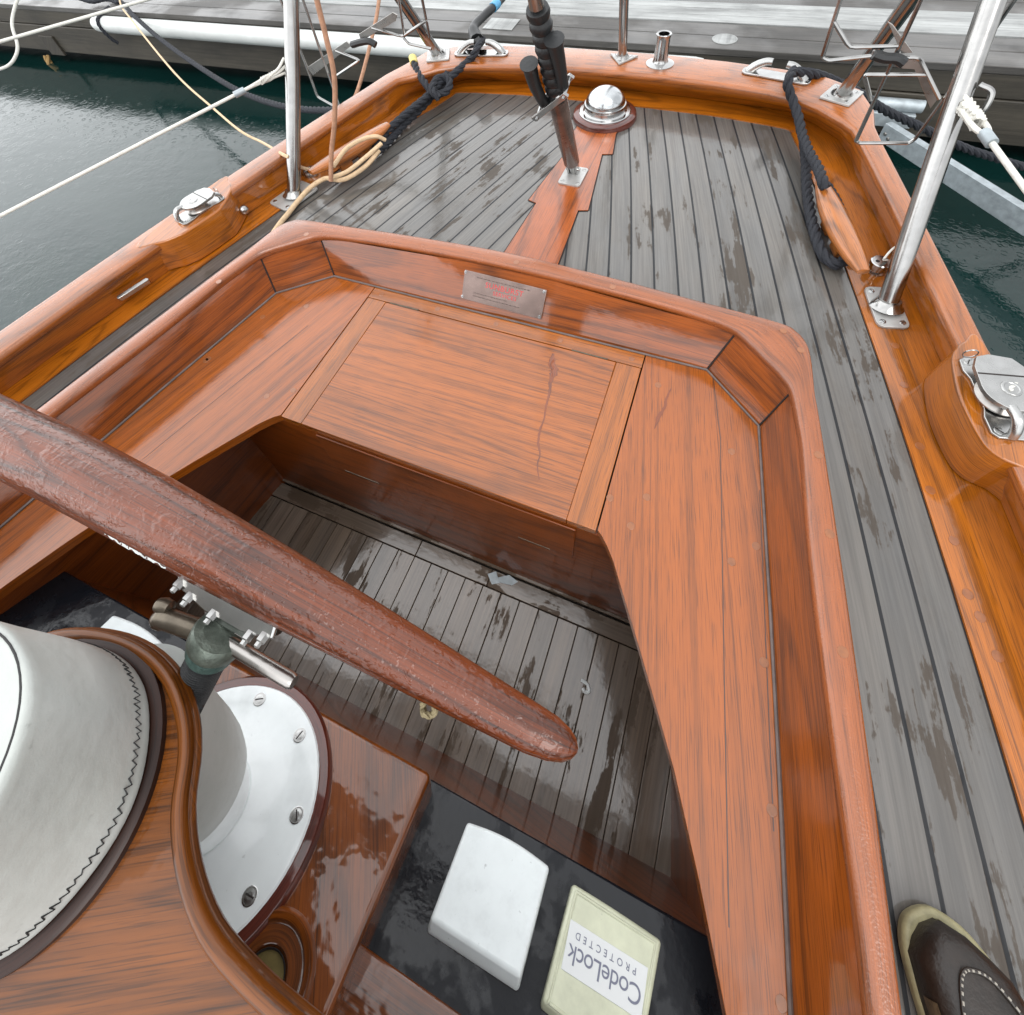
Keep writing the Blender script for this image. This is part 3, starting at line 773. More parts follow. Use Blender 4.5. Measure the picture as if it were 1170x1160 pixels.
cbox = mb.build('console_box', ['box', 'gap'], yacht, grain=(1, -1.5, 0), bevel=.009)
# bridge top with its round tongue, overhanging the console
ZB = .400
tong = [(-.80, -.245), (-.60, -.245), (-.45, -.245), (-.345, -.245), (-.29, -.240), (-.245, -.228), (-.205, -.202), (-.175, -.163), (-.133, -.130), (-.081, -.113), (-.030, -.108), (.018, -.115), (.059, -.134), (.087, -.158), (.112, -.192), (.145, -.218), (.186, -.236), (.235, -.243), (.29, -.245), (.36, -.245), (.45, -.245), (.60, -.245), (.80, -.245)]
sm = [p for p in cat([V((x, y, 0)) for x, y in tong], 4)]
mb = MB(); mb.prism([(p.x, p.y) for p in sm]+[(.80, -.95), (-.80, -.95)], ZB-.024, ZB-.004)
brd = mb.build('bridge_top', 'brd', yacht, grain=(1, .55, 0), bevel=.012, seg=4)
mb = MB(); rings = []
T, N = frames_along(sm)
for p, t in zip(sm, T):
    n = V((t.y, -t.x, 0))           # towards the inside of the board
    if n.y > 0: n = n if False else n
    inw = V((t.y, -t.x, 0))
    pr = [(.002, -.006), (.002, .001), (.004, .0045), (.008, .0055), (.012, .004), (.015, -.001), (.016, -.006)]
    rings.append([p+inw*a+V((0, 0, ZB+z)) for a, z in pr])
mb.loft(rings); mb.build('raised_rim', 'brd', brd, angle=70)
fix(yacht)

# ================================================================== FITTINGS AROUND THE COCKPIT
# pedestal with flared white foot
ped = thing('winch_pedestal', 'white enamelled pedestal with wide flared foot screwed to the wooden console', 'pedestal', cp(-.038, .17, .08))
fo = axis_frame(cp(-.038, .17, .08), CN)
mb = MB(); mb.lathe([(.171, -.004), (.171, .006), (.166, .012), (.155, .013)], fo, 64); mb.build('wooden_ring', 'red', ped)
mb = MB(); mb.lathe([(.1515, .010), (.1535, .013), (.1515, .0165), (.146, .0175), (.128, .0165), (.112, .0165), (.095, .0185), (.080, .023), (.068, .030), (.062, .0335), (.0595, .0335), (.0585, .037), (.0565, .060), (.0555, .10)], fo, 72)
mb.build('flared_foot', 'white', ped, angle=30)
mb = MB(); mb.lathe([(.054, .085), (.067, .095), (.0745, .115), (.078, .145), (.0785, .185), (.076, .24), (.074, .34)], fo, 48); mb.build('leather_boot', 'leather', ped)
for i, (px, py) in enumerate(((298, 796), (345, 838), (344, 932), (285, 1023), (246, 790), (180, 1000), (160, 900))):
    c = PL(px, py, fo.o+fo.z*.0175, fo.z); d = c-fo(0, 0, .0175); c = fo(0, 0, .0165)+d.normalized()*.133
    mb = MB(); mb.lathe([(.0098, -.002), (.0098, .0012), (.0088, .0016)], axis_frame(c, CN), 18, 0); mb.screw(c+CN*.0008, .0078, CN, 0, 1, ang=.5+i*.9)
    mb.build('screw', ['silver', 'gap'], ped)
fix(ped)
# winch under its stitched white leather cover
DC = V((-.044, -.240, ZB)); DT = V((-.050, -.223, ZB+.15))
win = thing('covered_winch', 'winch drum under stitched white leather cover on the round wooden tongue', 'winch', DC)
mb = MB(); mb.lathe([(.1235, -.004), (.1235, .003), (.119, .0055), (.112, .0055)], axis_frame(DC, (0, 0, 1)), 64); mb.build('drum_shade_ring', 'ringshade', win)  # the drum's shade on the board is put into this ring's dark colour
def drum_ring(t, r, wob=.0012):
    c = DC.lerp(DT, t); return [c+V((math.cos(a)*(r+wob*math.sin(3*a+7*t)+wob*.6*math.sin(7*a-5*t)), math.sin(a)*(r+wob*math.sin(3*a+7*t)+wob*.6*math.sin(7*a-5*t)), 0)) for a in [2*PI*k/72 for k in range(72)]]
prof = [(.045, .108), (.05, .1135), (.07, .1145), (.10, .1140), (.20, .1128), (.4, .1108), (.6, .1092), (.8, .1076), (.93, .1064), (.975, .1062), (1.0, .1045), (1.012, .1015), (1.010, .099), (1.018, .095), (1.04, .080), (1.055, .05), (1.06, .01)]
mb = MB(); mb.loft([drum_ring(t, r) for t, r in prof]); mb.build('leather_cover', 'leather', win, angle=60)
mb = MB(); zz = []
for k in range(0, 221):
    a = 2*PI*(k+random.uniform(-.25, .25))/220; t = .155+(.026 if k % 2 else -.026)*random.uniform(.35, 1.35); r = .1134+.0013*math.sin(3*a+7*t)+.0008*math.sin(7*a-5*t)
    c = DC.lerp(DT, t); zz.append(c+V((math.cos(a)*r, math.sin(a)*r, 0)))
mb.tube(zz, .0009, 5)
mb.build('stitching', 'darkthread', win)
mb = MB(); c = DC.lerp(DT, 1.012); mb.tube([c+V((math.cos(a)*.1000, math.sin(a)*.1000, 0)) for a in [2*PI*k/60 for k in range(61)]], .0009, 6); mb.build('seam', 'darkthread', win)
# a tied-off knot of cord on the seam
kc = DC.lerp(DT, 1.005)+V((math.cos(-.1)*.102, math.sin(-.1)*.102, 0))
mb = MB(); mb.rope([kc+V((random.uniform(-.006, .006), random.uniform(-.010, .010), random.uniform(-.003, .004))) for _ in range(9)], .0022); mb.build('cord_knot', 'whiterope', win)
fix(win)
# moulded port in the console
pc = onc(318, 1105, .08); ring = thing('porthole_ring', 'oval varnished ring with a brass lined hole beside the white pedestal', 'port', cp(pc[0], pc[1], .08))
fp = axis_frame(cp(.150, .262, .08), CN)
mb = MB(); mb.lathe([(.062, -.002), (.061, .006), (.056, .011), (.050, .010), (.046, .006), (.030, .006), (.027, .003), (.0265, -.004)], fp, 48, cap=False); mb.build('wooden_ring', 'box', ring)
mb = MB(); mb.lathe([(.0268, .004), (.0262, .0055), (.0250, .004), (.0245, .0015)], fp, 40, cap=False); mb.lathe([(.0265, .001), (.02, .0008)], fp, 40, 1); mb.build('brass_liner', ['gap', 'brass'], ring)
fix(ring)

# instrument covers
def cover(name, label, cat_, poly, h, mat, near, arch=.006, grp=None):
    u = [p[0] for p in poly]; s = [p[1] for p in poly]
    t = thing(name, label, cat_, cp(sum(u)/4, sum(s)/4, 0), grp)
    a, b, c, d = poly      # aft-left, aft-right, fwd-right, fwd-left
    aft = [(a[0]+(b[0]-a[0])*k/10, a[1]+(b[1]-a[1])*k/10-arch*math.sin(PI*k/10)) for k in range(11)]
    base = aft+[c, d]
    tp = [(p[0]*.985+.015*sum(u)/4, p[1]+.002) for p in aft]+[(c[0]-.002, c[1]-near), (d[0]+.002, d[1]-near)]
    mb = MB(); cprism(mb, base, 0, h, 0, tp); mb.build('cover', mat, t, bevel=.0045, seg=4, angle=30)
    return t
c1 = cover('instrument_cover', 'plain white instrument cover on the black panel between wooden console and yellowed cover', 'cover', [onc(534, 938, .02), onc(629, 990, .02), onc(592, 1136, .005), onc(486, 1066, .005)], .026, 'plastic', .012, grp='instrument covers')
c3 = cover('instrument_cover', 'white instrument cover half hidden behind the leather covered winch', 'cover', [(-.485, .026), (-.345, .026), (-.345, .15), (-.485, .15)], .026, 'plastic', .012, grp='instrument covers')
A_, B_ = onc(654, 1008, .015), onc(756, 1074, .015); D_ = onc(616, 1152, .01); C_ = (B_[0]-.012, D_[1]+.008)
c2 = cover('instrument_cover', 'yellowed plastic instrument cover with white lettered sticker on black panel', 'cover', [A_, B_, C_, D_], .022, 'cream', .006, arch=.001, grp='instrument covers')
mb = MB()
ins = lambda p, k: (p[0]+(sum(q[0] for q in (A_, B_, C_, D_))/4-p[0])*k, p[1]+(sum(q[1] for q in (A_, B_, C_, D_))/4-p[1])*k)
loop = [ins(p, .13) for p in (A_, B_, C_, D_)]; loop = loop+[loop[0]]
mb.tube([cp(u, s, .0215) for u, s in loop], .0022, 8); mb.build('ridge', 'cream', c2)
la, lb, ld = onc(652, 1050, .022), onc(741, 1101, .022), onc(641, 1107, .022)
su = (la[0]+lb[0])/2; wu = lb[0]-la[0]; hs_ = (ld[1]-la[1])
mb = MB(); cprism(mb, [(la[0], la[1]), (lb[0], la[1]+.002), (lb[0]-.002, la[1]+hs_+.001), (la[0], la[1]+hs_)], .0215, .0230); mb.build('sticker', 'sticker', c2, bevel=.0004)
tf = Frame(cp(su, la[1]+hs_*.62, .0231), (-1, 0.0, 0), CS)
text('lettering', 'CodeLock', tf, wu*.232, 'ink', c2, .93)
tf = Frame(cp(su-.002, la[1]+hs_*.24, .0231), (-1, 0, 0), CS)
text('lettering', 'PROTECTED', tf, wu*.090, 'ink', c2, 1.75)
for t in (c1, c2, c3): fix(t)

# the wet spar lying across the cockpit
ZP = .45
sp_a, sp_b, sp_c = P(124, 558, ZP), P(448, 741, ZP), P(606, 831, ZP)
spar = thing('wooden_spar', 'thick rain beaded varnished spar lying across the cockpit with a rounded end', 'spar', (0, -.01, ZP))
cx = lambda x: lerp_tab([(sp_a.x, sp_a.y), (sp_b.x, sp_b.y), (sp_c.x, sp_c.y)], x)
mb = MB(); rings = []
xs = [-1.1, -.8, -.6, -.4, -.25, -.1, .0, .1, .2, .28, .35, .39, .41, .422, .429, .4325]
rr = [.047, .047, .0465, .0455, .0435, .0410, .0380, .0340, .0290, .0246, .0205, .0182, .0158, .0122, .0075, .0018]
for x, r in zip(xs, rr):
    y = cx(max(-.2, min(x, .42))); ring_ = []
    for k in range(40):
        a = 2*PI*k/40; dy, dz = math.cos(a)*r, math.sin(a)*r
        # a hollow and a flat on the forward lower side
        q = math.atan2(dz, -dy)            # 0 = forward
        g = math.exp(-((q-.12)/.17)**2)*.13-math.exp(-((q+.35)/.28)**2)*.06+math.exp(-((q-1.25)/.12)**2)*.035
        ring_.append(V((x, y+dy*(1-g), ZP+dz*(1-g))))
    rings.append(ring_)
mb.loft(rings)
mb.build('spar', 'spar', spar, grain=(1, 0, 0), angle=60)
# sky glint on the lower arris, painted as white strips
mb = MB(); e0, e1 = None, None
for (xa, xb_, q0) in ((.285, .418, -.30), (-.13, -.03, -.05)):
    st_ = []
    for k in range(25):
        x = xa+(xb_-xa)*k/24; r = lerp_tab(list(zip(xs, rr)), x)*1.004; y = cx(max(-.2, min(x, .42))); wv = .05*math.sin(k*1.9)+.04*math.sin(k*.7); hw = .075*math.sin(PI*(k+.5)/25)**.5
        st_.append([V((x, y-math.cos(q)*r*(1-(math.exp(-((q-.12)/.17)**2)*.13-math.exp(-((q+.35)/.28)**2)*.06)), ZP+math.sin(q)*r*(1-(math.exp(-((q-.12)/.17)**2)*.13-math.exp(-((q+.35)/.28)**2)*.06)))) for q in (q0+wv-hw, q0+wv+hw)])
    mb = MB(); mb.loft(st_, closed=False, caps=False); mb.build('edge_glint', 'plastic', spar)
kn = P(489, 809, ZP-.02)
mb = MB(); mb.rope([kn+V((math.cos(t)*.0065, math.sin(t)*.0055, .004*math.sin(3*t)-.004)) for t in [i*.9 for i in range(13)]], .0032); mb.build('rope_end', plain('fawn rope', (.22, .18, .10), .8, bumpsc=300, bumpst=.5), spar)
fix(spar)
# bronze screw column and plate that carry the spar
br = thing('bronze_screw_clamp', 'green bronze screw clamp with a cross bar bolted beneath the spar', 'clamp', (.05, -.06, .42))
c0, c1_ = V((.062, -.030, .437)), V((.020, -.155, .340)); ax = (c1_-c0).normalized()
fb = axis_frame(c0, ax)
tb0, tb1 = P(183, 704, .405), P(338, 783, .405); mid = P(242, 735, .405); tdir = V((1, 0.01, 0))
fb0, fb1 = P(249, 729, .405), P(214, 797, .345); fb = axis_frame(fb0, fb1-fb0); LEN = (fb1-fb0).length
mb = MB(); mb.lathe([(.018, -.013), (.0265, -.011), (.0285, -.007), (.0285, .007), (.0265, .010), (.022, .011)], fb, 32); mb.build('bronze_head', 'bronze', br, angle=35)
mb = MB(); mb.lathe([(.021, .010), (.0250, .0115), (.0250, .0215), (.0235, .0235), (.019, .024)], fb, 32); mb.build('flange', 'teal', br, angle=35)
mb = MB(); mb.lathe([(.0195, LEN-.008), (.0235, LEN-.006), (.0235, LEN+.008), (.019, LEN+.010)], fb, 6); mb.build('lock_nut', 'black', br, angle=20)
mb = MB(); pr = []
h = .022
while h < LEN+.05: pr += [(.0192, h), (.0212, h+.0010), (.0212, h+.0016), (.0192, h+.0028)]; h += .0030
mb.lathe(pr, fb, 28); mb.build('threaded_column', 'black', br)
hc = fb(0, 0, -.001)
for (a, b, r, m) in ((hc, P(181, 704, .412), .0112, 'oldbronze'), (hc, P(336, 780, .405), .0078, 'dullsteel')):
    d = (b-a).normalized(); L = (b-a).length
    mb = MB(); mb.tube([a+d*.015, a+d*(L*.5), a+d*(L-.004), b], [r, r, r, r*.8], 18)
    if m == 'oldbronze':
        mb.lathe([(.002, -.012), (.008, -.010), (.0105, -.003), (.0105, .004), (.007, .010), (.002, .012)], axis_frame(b+V((.004, -.002, -.004)), d), 16); mb.lathe([(.002, -.010), (.008, -.008), (.0095, 0), (.007, .008), (.002, .010)], axis_frame(b+V((.002, .010, .004)), d), 16)
    mb.build('cross_bar', m, br)
pl = [P(199, 664, .432), P(312, 728, .432)]
d = (pl[1]-pl[0]).normalized(); fpx = Frame(pl[0], d, ez=(0, -.55, .83)); Lp = (pl[1]-pl[0]).length
mb = MB(); mb.prism([(0, .006), (.010, -.006), (.05, -.014), (Lp*.72, -.014), (Lp, -.004), (Lp, .022), (0, .024)], -.016, 0, fpx)
mb.prism([(.04, -.010), (Lp*.75, -.010), (Lp*.75, -.024), (.045, -.024)], -.020, -.006, fpx)
mb.build('mounting_plate', 'chrome', br, bevel=.003)
for a, b_ in ((.008, .0), (.026, -.008), (.062, -.012), (Lp*.80, -.012), (Lp*.92, -.006)):
    mb = MB(); mb.lathe([(.0055, -.006), (.0055, .004), (.0035, .005), (.0035, .009), (.002, .010)], axis_frame(fpx(a, b_, .0), fpx.z-fpx.y*.9), 6); mb.build('nut', 'silver', br, angle=20)
fix(br)

# builder's plate on the after coaming
cn_ = V((0, -.104-.004, .812-.733)).normalized()
cpl = lambda px, py, h=0: PL(px, py, V((0, .733, 0))+cn_*h, cn_)
k0, k1, k2, k3 = cpl(527, 307), cpl(622.5, 331), cpl(621.5, 364), cpl(530, 342)
plq = thing('nameplate', 'small brass nameplate with red lettering screwed to the after coaming', 'nameplate', (k0+k1+k2+k3)/4)
fq = Frame((k0+k1+k2+k3)/4, k1-k0, ez=cn_); wq = ((k1-k0).length+(k2-k3).length)/2; hq = ((k3-k0).length+(k2-k1).length)/2
mb = MB(); mb.box(fq, -wq/2, wq/2, -hq/2, hq/2, .001, .0035); mb.build('plate', 'plaque', plq, bevel=.0006)
for sx in (-1, 1):
    for sy in (-1, 1):
        mb = MB(); mb.screw(fq(sx*(wq/2-.006), sy*(hq/2-.006), .0035), .0042, cn_, 0, 1); mb.build('screw', ['chrome', 'gap'], plq)
text('lettering', 'SUNBURST', Frame(fq(.004, hq*.16, .0036), fq.x, ez=fq.z), hq*.26, 'redink', plq, 1.1, .0004)
text('lettering', 'SERVICES', Frame(fq(.008, -hq*.06, .0036), fq.x, ez=fq.z), hq*.19, 'redink', plq, 1.1, .0004)
mb = MB(); rr_ = random.Random(5)
for yy, x0, x1, hh in ((.34, -.33, .30, .0026), (-.20, -.34, .06, .0022), (-.31, -.34, .22, .0024)):
    x = x0*wq
    mb = MB()
    while x < x1*wq:
        l = rr_.uniform(.003, .010); mb.box(fq, x, x+l, yy*hq-hh/2, yy*hq+hh/2, .0036, .0039); x += l+.0022
    mb.build('small_print', 'darkink', plq)
fix(plq)

# ================================================================== AFTER DECK
# dome
dc = P(689, 133, ZD); dc.x = 0.0; dc = V((0.005, 1.779, ZD))
dom = thing('dome_ventilator', 'silver glass dome in a chrome flange on a round mahogany ring', 'deck light', dc)
fd = axis_frame(dc, (0, 0, 1))
mb = MB(); mb.lathe([(.120, -.004), (.121, .010), (.117, .020), (.108, .024), (.095, .024)], fd, 56); mb.build('mahogany_ring', 'red', dom)
mb = MB(); mb.lathe([(.097, .022), (.097, .028), (.094, .030), (.082, .030), (.076, .034), (.075, .046), (.079, .050), (.077, .057), (.072, .058)], fd, 56); mb.build('chrome_flange', 'chrome', dom, angle=30)
mb = MB(); mb.lathe([(.073*math.cos(t), .056+.058*math.sin(t)) for t in [i*PI/2/14 for i in range(14)]]+[(.001, .114)], fd, 48); mb.build('dome', 'dome', dom)
fix(dom)
# backstay with its adjuster
B0 = V((0, 1.404, ZD)); BD = (V((0, 1.092, .614))-V((0, 1.404, -.026))).normalized()
bs = thing('backstay_adjuster', 'steel backstay adjuster with two black folding handles and ribbed rubber boot', 'backstay', B0)
fbk = Frame(B0, (1, 0, 0), ez=BD); pn = BD.cross(V((1, 0, 0)))
bp_ = lambda px, py: PL(px, py, B0, pn)
mb = MB(); fr = Frame(P(655, 203, ZD), (1, -.02, 0), ez=(0, 0, 1)); mb.prism([(-.038, -.045), (-.032, -.052), (.032, -.052), (.038, -.045), (.038, .045), (.032, .052), (-.032, .052), (-.038, .045)], .003, .009, fr)
for sx in (-1, 1):
    for sy in (-1, 1): mb.screw(fr(sx*.026, sy*.038, .009), .008, (0, 0, 1), 0, 1)
mb.build('deck_plate', ['plate', 'gap'], bs, bevel=.001)
L1 = (bp_(640, 112)-B0).length; L2 = (bp_(610, 2)-B0).length
mb = MB(); mb.tube([B0+BD*.01, B0+BD*.075], [.013, .014], 14); fj = Frame(B0, (1, 0, 0), ez=BD); mb.box(fj, -.018, -.011, -.012, .012, 0, .07); mb.box(fj, .011, .018, -.012, .012, 0, .07); mb.tube([fj(-.024, 0, .03), fj(.024, 0, .03)], .006, 10)
mb.build('toggle', 'chrome', bs)
mb = MB(); mb.tube([B0+BD*.065, B0+BD*.075, B0+BD*(L1)], [.020, .0255, .0265], 24); mb.build('tube', plain('wet grey brown tube', (.16, .105, .085), .25, .55, var=.35, varsc=24), bs)
mb = MB(); prf = []; h = L1-.01; nrib = 9; stp = (L2-L1)/nrib
for i in range(nrib+6): prf += [(.018, h), (.0245, h+stp*.2), (.0268, h+stp*.5), (.0245, h+stp*.8)]; h += stp
mb.lathe(prf[:nrib*4], Frame(B0, (1, 0, 0), ez=BD), 24); mb.build('ribbed_boot', 'black', bs, angle=60)
mb = MB(); mb.tube([B0+BD*(L2-.01), B0+BD*(L2+.03), B0+BD*(L2+.06), B0+BD*4.0], [.017, .014, .007, .006], 12); mb.build('wire', 'dullsteel', bs)
for (p0, p1, p2) in (((609, 66), (616, 92), (628, 116)), ((638, 38), (643, 62), (648, 92))):
    a, b, c = [bp_(*q)+V((0, -.03, .0)) for q in (p0, p1, p2)]
    mb = MB(); pts = cat([a, a.lerp(b, .12), b, c], 4); n = len(pts); mb.tube(pts, [.023*(.35 if i == 0 else .8 if i == 1 else 1) if i < 4 else .0185-.006*(i-4)/(n-4) for i in range(n)], 16)
    mb.build('handle', 'black', bs, angle=60)
a, b = bp_(618, 121)+V((0, -.03, 0)), bp_(655, 91)+V((0, -.03, 0)); mb = MB()
fbr = Frame(a, b-a, ez=BD); mb.box(fbr, 0, (b-a).length, -.030, -.022, -.006, .010); mb.box(fbr, 0, (b-a).length, .022, .030, -.006, .010); mb.tube([fbr(.014, -.034, 0), fbr(.014, .034, 0)], .005, 10); mb.tube([fbr((b-a).length-.014, -.034, 0), fbr((b-a).length-.014, .034, 0)], .005, 10)
mb.build('bracket', 'chrome', bs, bevel=.001)
fix(bs)

# stainless legs
def leg(name, label, cat_, base, d, r, L, plate, pz, grp, sc_rot=(1, 0, 0)):
    t = thing(name, label, cat_, base, grp); d = V(d).normalized(); base = V(base)
    fr = Frame(base, sc_rot, ez=(0, 0, 1))
    mb = MB(); mb.prism(plate, .0, .007, fr)
    mb.build('base_plate', 'plate', t, bevel=.0012)
    mb = MB(); mb.lathe([(r*1.7, .006), (r*1.35, .014), (r*1.15, .026)], axis_frame(base, (V((0, 0, 1))*.5+d*.5)), 24); mb.tube([base+V((0, 0, .004)), base+d*L*.3, base+d*L], r, 24); mb.build('tube', 'steel', t)
    for a in pz:
        mb = MB(); mb.screw(fr(a[0], a[1], .007), .0075, (0, 0, 1), 0, 1, ang=a[0]*40); mb.build('screw', ['chrome', 'gap'], t)
    return fix(t)
def rrect(hx, hy, c=.014): return [(-hx+c, -hy), (hx-c, -hy), (hx-c*.3, -hy+c*.3), (hx, -hy+c), (hx, hy-c), (hx-c*.3, hy-c*.3), (hx-c, hy), (-hx+c, hy), (-hx+c*.3, hy-c*.3), (-hx, hy-c), (-hx, -hy+c), (-hx+c*.3, -hy+c*.3)]
SR = V((.910, 1.052, ZC)); SL = V((-.905, 1.028, ZC)); sdR = V((-.08, .489, .869)).normalized(); sdL = V((.08, .489, .869)).normalized()
gr = 'large steel legs on the covering boards'
legR = leg('steel_leg', 'thick stainless leg rising from white plate beside chrome deck filler, near side deck', 'stanchion', SR, sdR, .0225, 1.3, rrect(.036, .066), [(-.022, .05), (.022, .05), (-.022, -.05), (.022, -.05)], gr, (1, .22, 0))
legL = leg('steel_leg', 'thick stainless leg standing outboard of the grey deck beside coiled cream rope', 'stanchion', SL, sdL, .0225, 1.3, rrect(.050, .074), [(-.034, .056), (.034, .056), (-.034, -.056), (.034, -.056)], gr, (1, -.22, 0))
# lashings and guard lines
def on_leg(base, d, px, py):
    # nearest point of the leg to the ray
    r = ray(px, py).normalized(); w0 = base-CAM; b_ = d.dot(r); dd = d.dot(w0); e = r.dot(w0)
    s = (b_*e-dd)/(1-b_*b_); return base+d*s
lp = on_leg(SL, sdL, 330, 74)
g1 = thing('guard_line', 'white guard line lashed to the leg over the open water', 'line', lp, 'white guard lines')
far = PL(0, 247, (-1.42, 0, 0), (1, 0, 0)); mid_ = lp.lerp(far, .20)
dirl = (far-lp).normalized()
mb = MB(); mb.tube([lp+dirl*.13, far, far+dirl*.8], .0052, 10); mb.build('wire', 'whiterope', g1)
mb = MB()
for k in range(3): mb.tube(cat([lp+V((.0, 0, .02*(k-1)))+V((-.022, 0, 0)), lp+dirl*.05+V((0, 0, .008*(k-1))), lp+dirl*.10+V((0, 0, .004*(k-1))), lp+dirl*.17], 5), .004, 8)
pts = [lp+dirl*(.06+.05*i/40)+V((0, math.cos(i*1.3)*.008, math.sin(i*1.3)*.009)) for i in range(40)]; mb.tube(pts, .0032, 6); mb.build('lashing', 'whiterope', g1)
mb = MB(); mb.tube([lp+dirl*.165, lp+dirl*.20], .010, 10); mb.build('ferrule', 'galv', g1)
fix(g1)
lp = on_leg(SR, sdR, 1112, 112); e1 = D(1170, 214, depth(lp)*.86); dirl = (e1-lp).normalized()
g2 = thing('guard_line', 'white guard line with bulky lashing tied to a leg above grey dock beam', 'line', lp, 'white guard lines')
mb = MB(); mb.tube([lp+dirl*.12, e1, e1+dirl*.8], .0055, 10); mb.build('wire', 'whiterope', g2)
mb = MB(); pts = []
for i in range(70): pts.append(lp+dirl*(.030+.055*i/70)+V((math.cos(i*1.25)*.012, math.sin(i*1.7)*.008, math.sin(i*1.25)*.013)))
mb.tube(pts, .0042, 7)
for k in (-1, 1): mb.tube(cat([lp+V((.0, -.012, .012*k)), lp+dirl*.05+V((.012*k, 0, 0)), lp+dirl*.10+V((.012*k, 0, .0)), lp+dirl*.13], 6), .0055, 8)
mb.build('lashing', 'whiterope', g2)
mb = MB(); mb.tube([lp+dirl*.115, lp+dirl*.15], .011, 10); mb.build('ferrule', 'galv', g2); mb = MB(); mb.tube(cat([lp+V((.02, 0, .03)), lp+V((.045, -.01, .02)), lp+V((.045, -.02, -.02)), lp+V((.02, -.01, -.03))], 6), .006, 8); mb.build('shackle', 'steel', g2); fix(g2)
up = thing('guard_line', 'upper white guard line crossing above the dock at the picture corner', 'line', D(165, 0, 2.4), 'white guard lines')
a, b = D(-60, 65, 2.2), D(240, -21, 2.6); mb = MB(); mb.tube([a, a.lerp(b, .5), b], .0075, 10); mb.build('wire', 'whiterope', up); fix(up)

# pushpit legs, stern stanchion
gr2 = 'slanting legs on the stern corners'
PR = P(961, 110, ZCAP+.001); PLf = P(501, 64, ZCAP+.001)
legpr = leg('pushpit_leg', 'slanting steel leg on white four screw plate, stern corner beside the dark rope', 'leg', PR, (.031, -.543, .839), .0205, 1.2, rrect(.048, .055, .004), [(-.032, .036), (.032, -.036), (.032, .036), (-.032, -.036)], gr2, (1, -.45, 0))
legpl = leg('pushpit_leg', 'slanting dull steel leg on a plate near the yellow tipped rope end', 'leg', PLf, (-.02, -.543, .839), .0205, 1.2, rrect(.048, .055, .004), [(-.032, .036), (.032, -.036), (.032, .036), (-.032, -.036)], gr2, (1, .45, 0))
st0 = P(711, 68, ZCAP+.001); st1 = PL(713, 0, (st0.x, 0, 0), (1, 0, 0))
stern = leg('stern_stanchion', 'slim upright stainless stanchion on a triangular foot on the stern rail', 'stanchion', st0, st1-st0, .0165, 1.2, [(0, -.052), (.055, .030), (-.055, .030)], [(0, -.032), (.032, .018), (-.032, .018)], None)
# fairlead tube
fl = thing('flagstaff_socket', 'short flared chrome socket on a round flange on the stern rail', 'socket', P(754, 73, ZCAP))
ff = axis_frame(P(754, 73, ZCAP), (0, 0, 1)); mb = MB(); mb.lathe([(.052, 0), (.052, .003), (.046, .006), (.030, .010), (.026, .022), (.024, .09), (.025, .098), (.028, .106), (.026, .108), (.020, .106), (.019, .03)], ff, 36); mb.build('socket', 'chrome', fl, angle=35); fix(fl)

# chocks
def chock(px, py, rot, label):
    c = P(px, py, ZCAP+.001); t = thing('mooring_chock', label, 'chock', c, 'chocks on the stern rail'); fr = Frame(c, rot, ez=(0, 0, 1))
    mb = MB(); mb.prism(rrect(.115, .026, .016), 0, .008, fr); mb.build('base', 'chrome', t, bevel=.002)
    for s in (-1, 1):
        mb = MB(); pts = cat([fr(s*.092, 0, .004), fr(s*.080, 0, .020), fr(s*.062, .002, .034), fr(s*.042, .004, .043), fr(s*.024, .004, .045)], 5); n = len(pts); mb.tube(pts, [.017-.006*i/n for i in range(n)], 14)
        mb.build('horn', 'silver', t)
    for s in (-1, 1):
        mb = MB(); mb.screw(fr(s*.102, 0, .008), .007, (0, 0, 1), 0, 1); mb.build('screw', ['chrome', 'gap'], t)
    return fix(t)
chR = chock(886, 88, (1, -.22, 0), 'polished chock with open horn gripping the dark rope, right of flagstaff socket')
chL = chock(550, 62, (1, .18, 0), 'polished chock half hidden by dark rope and strap, left of backstay')

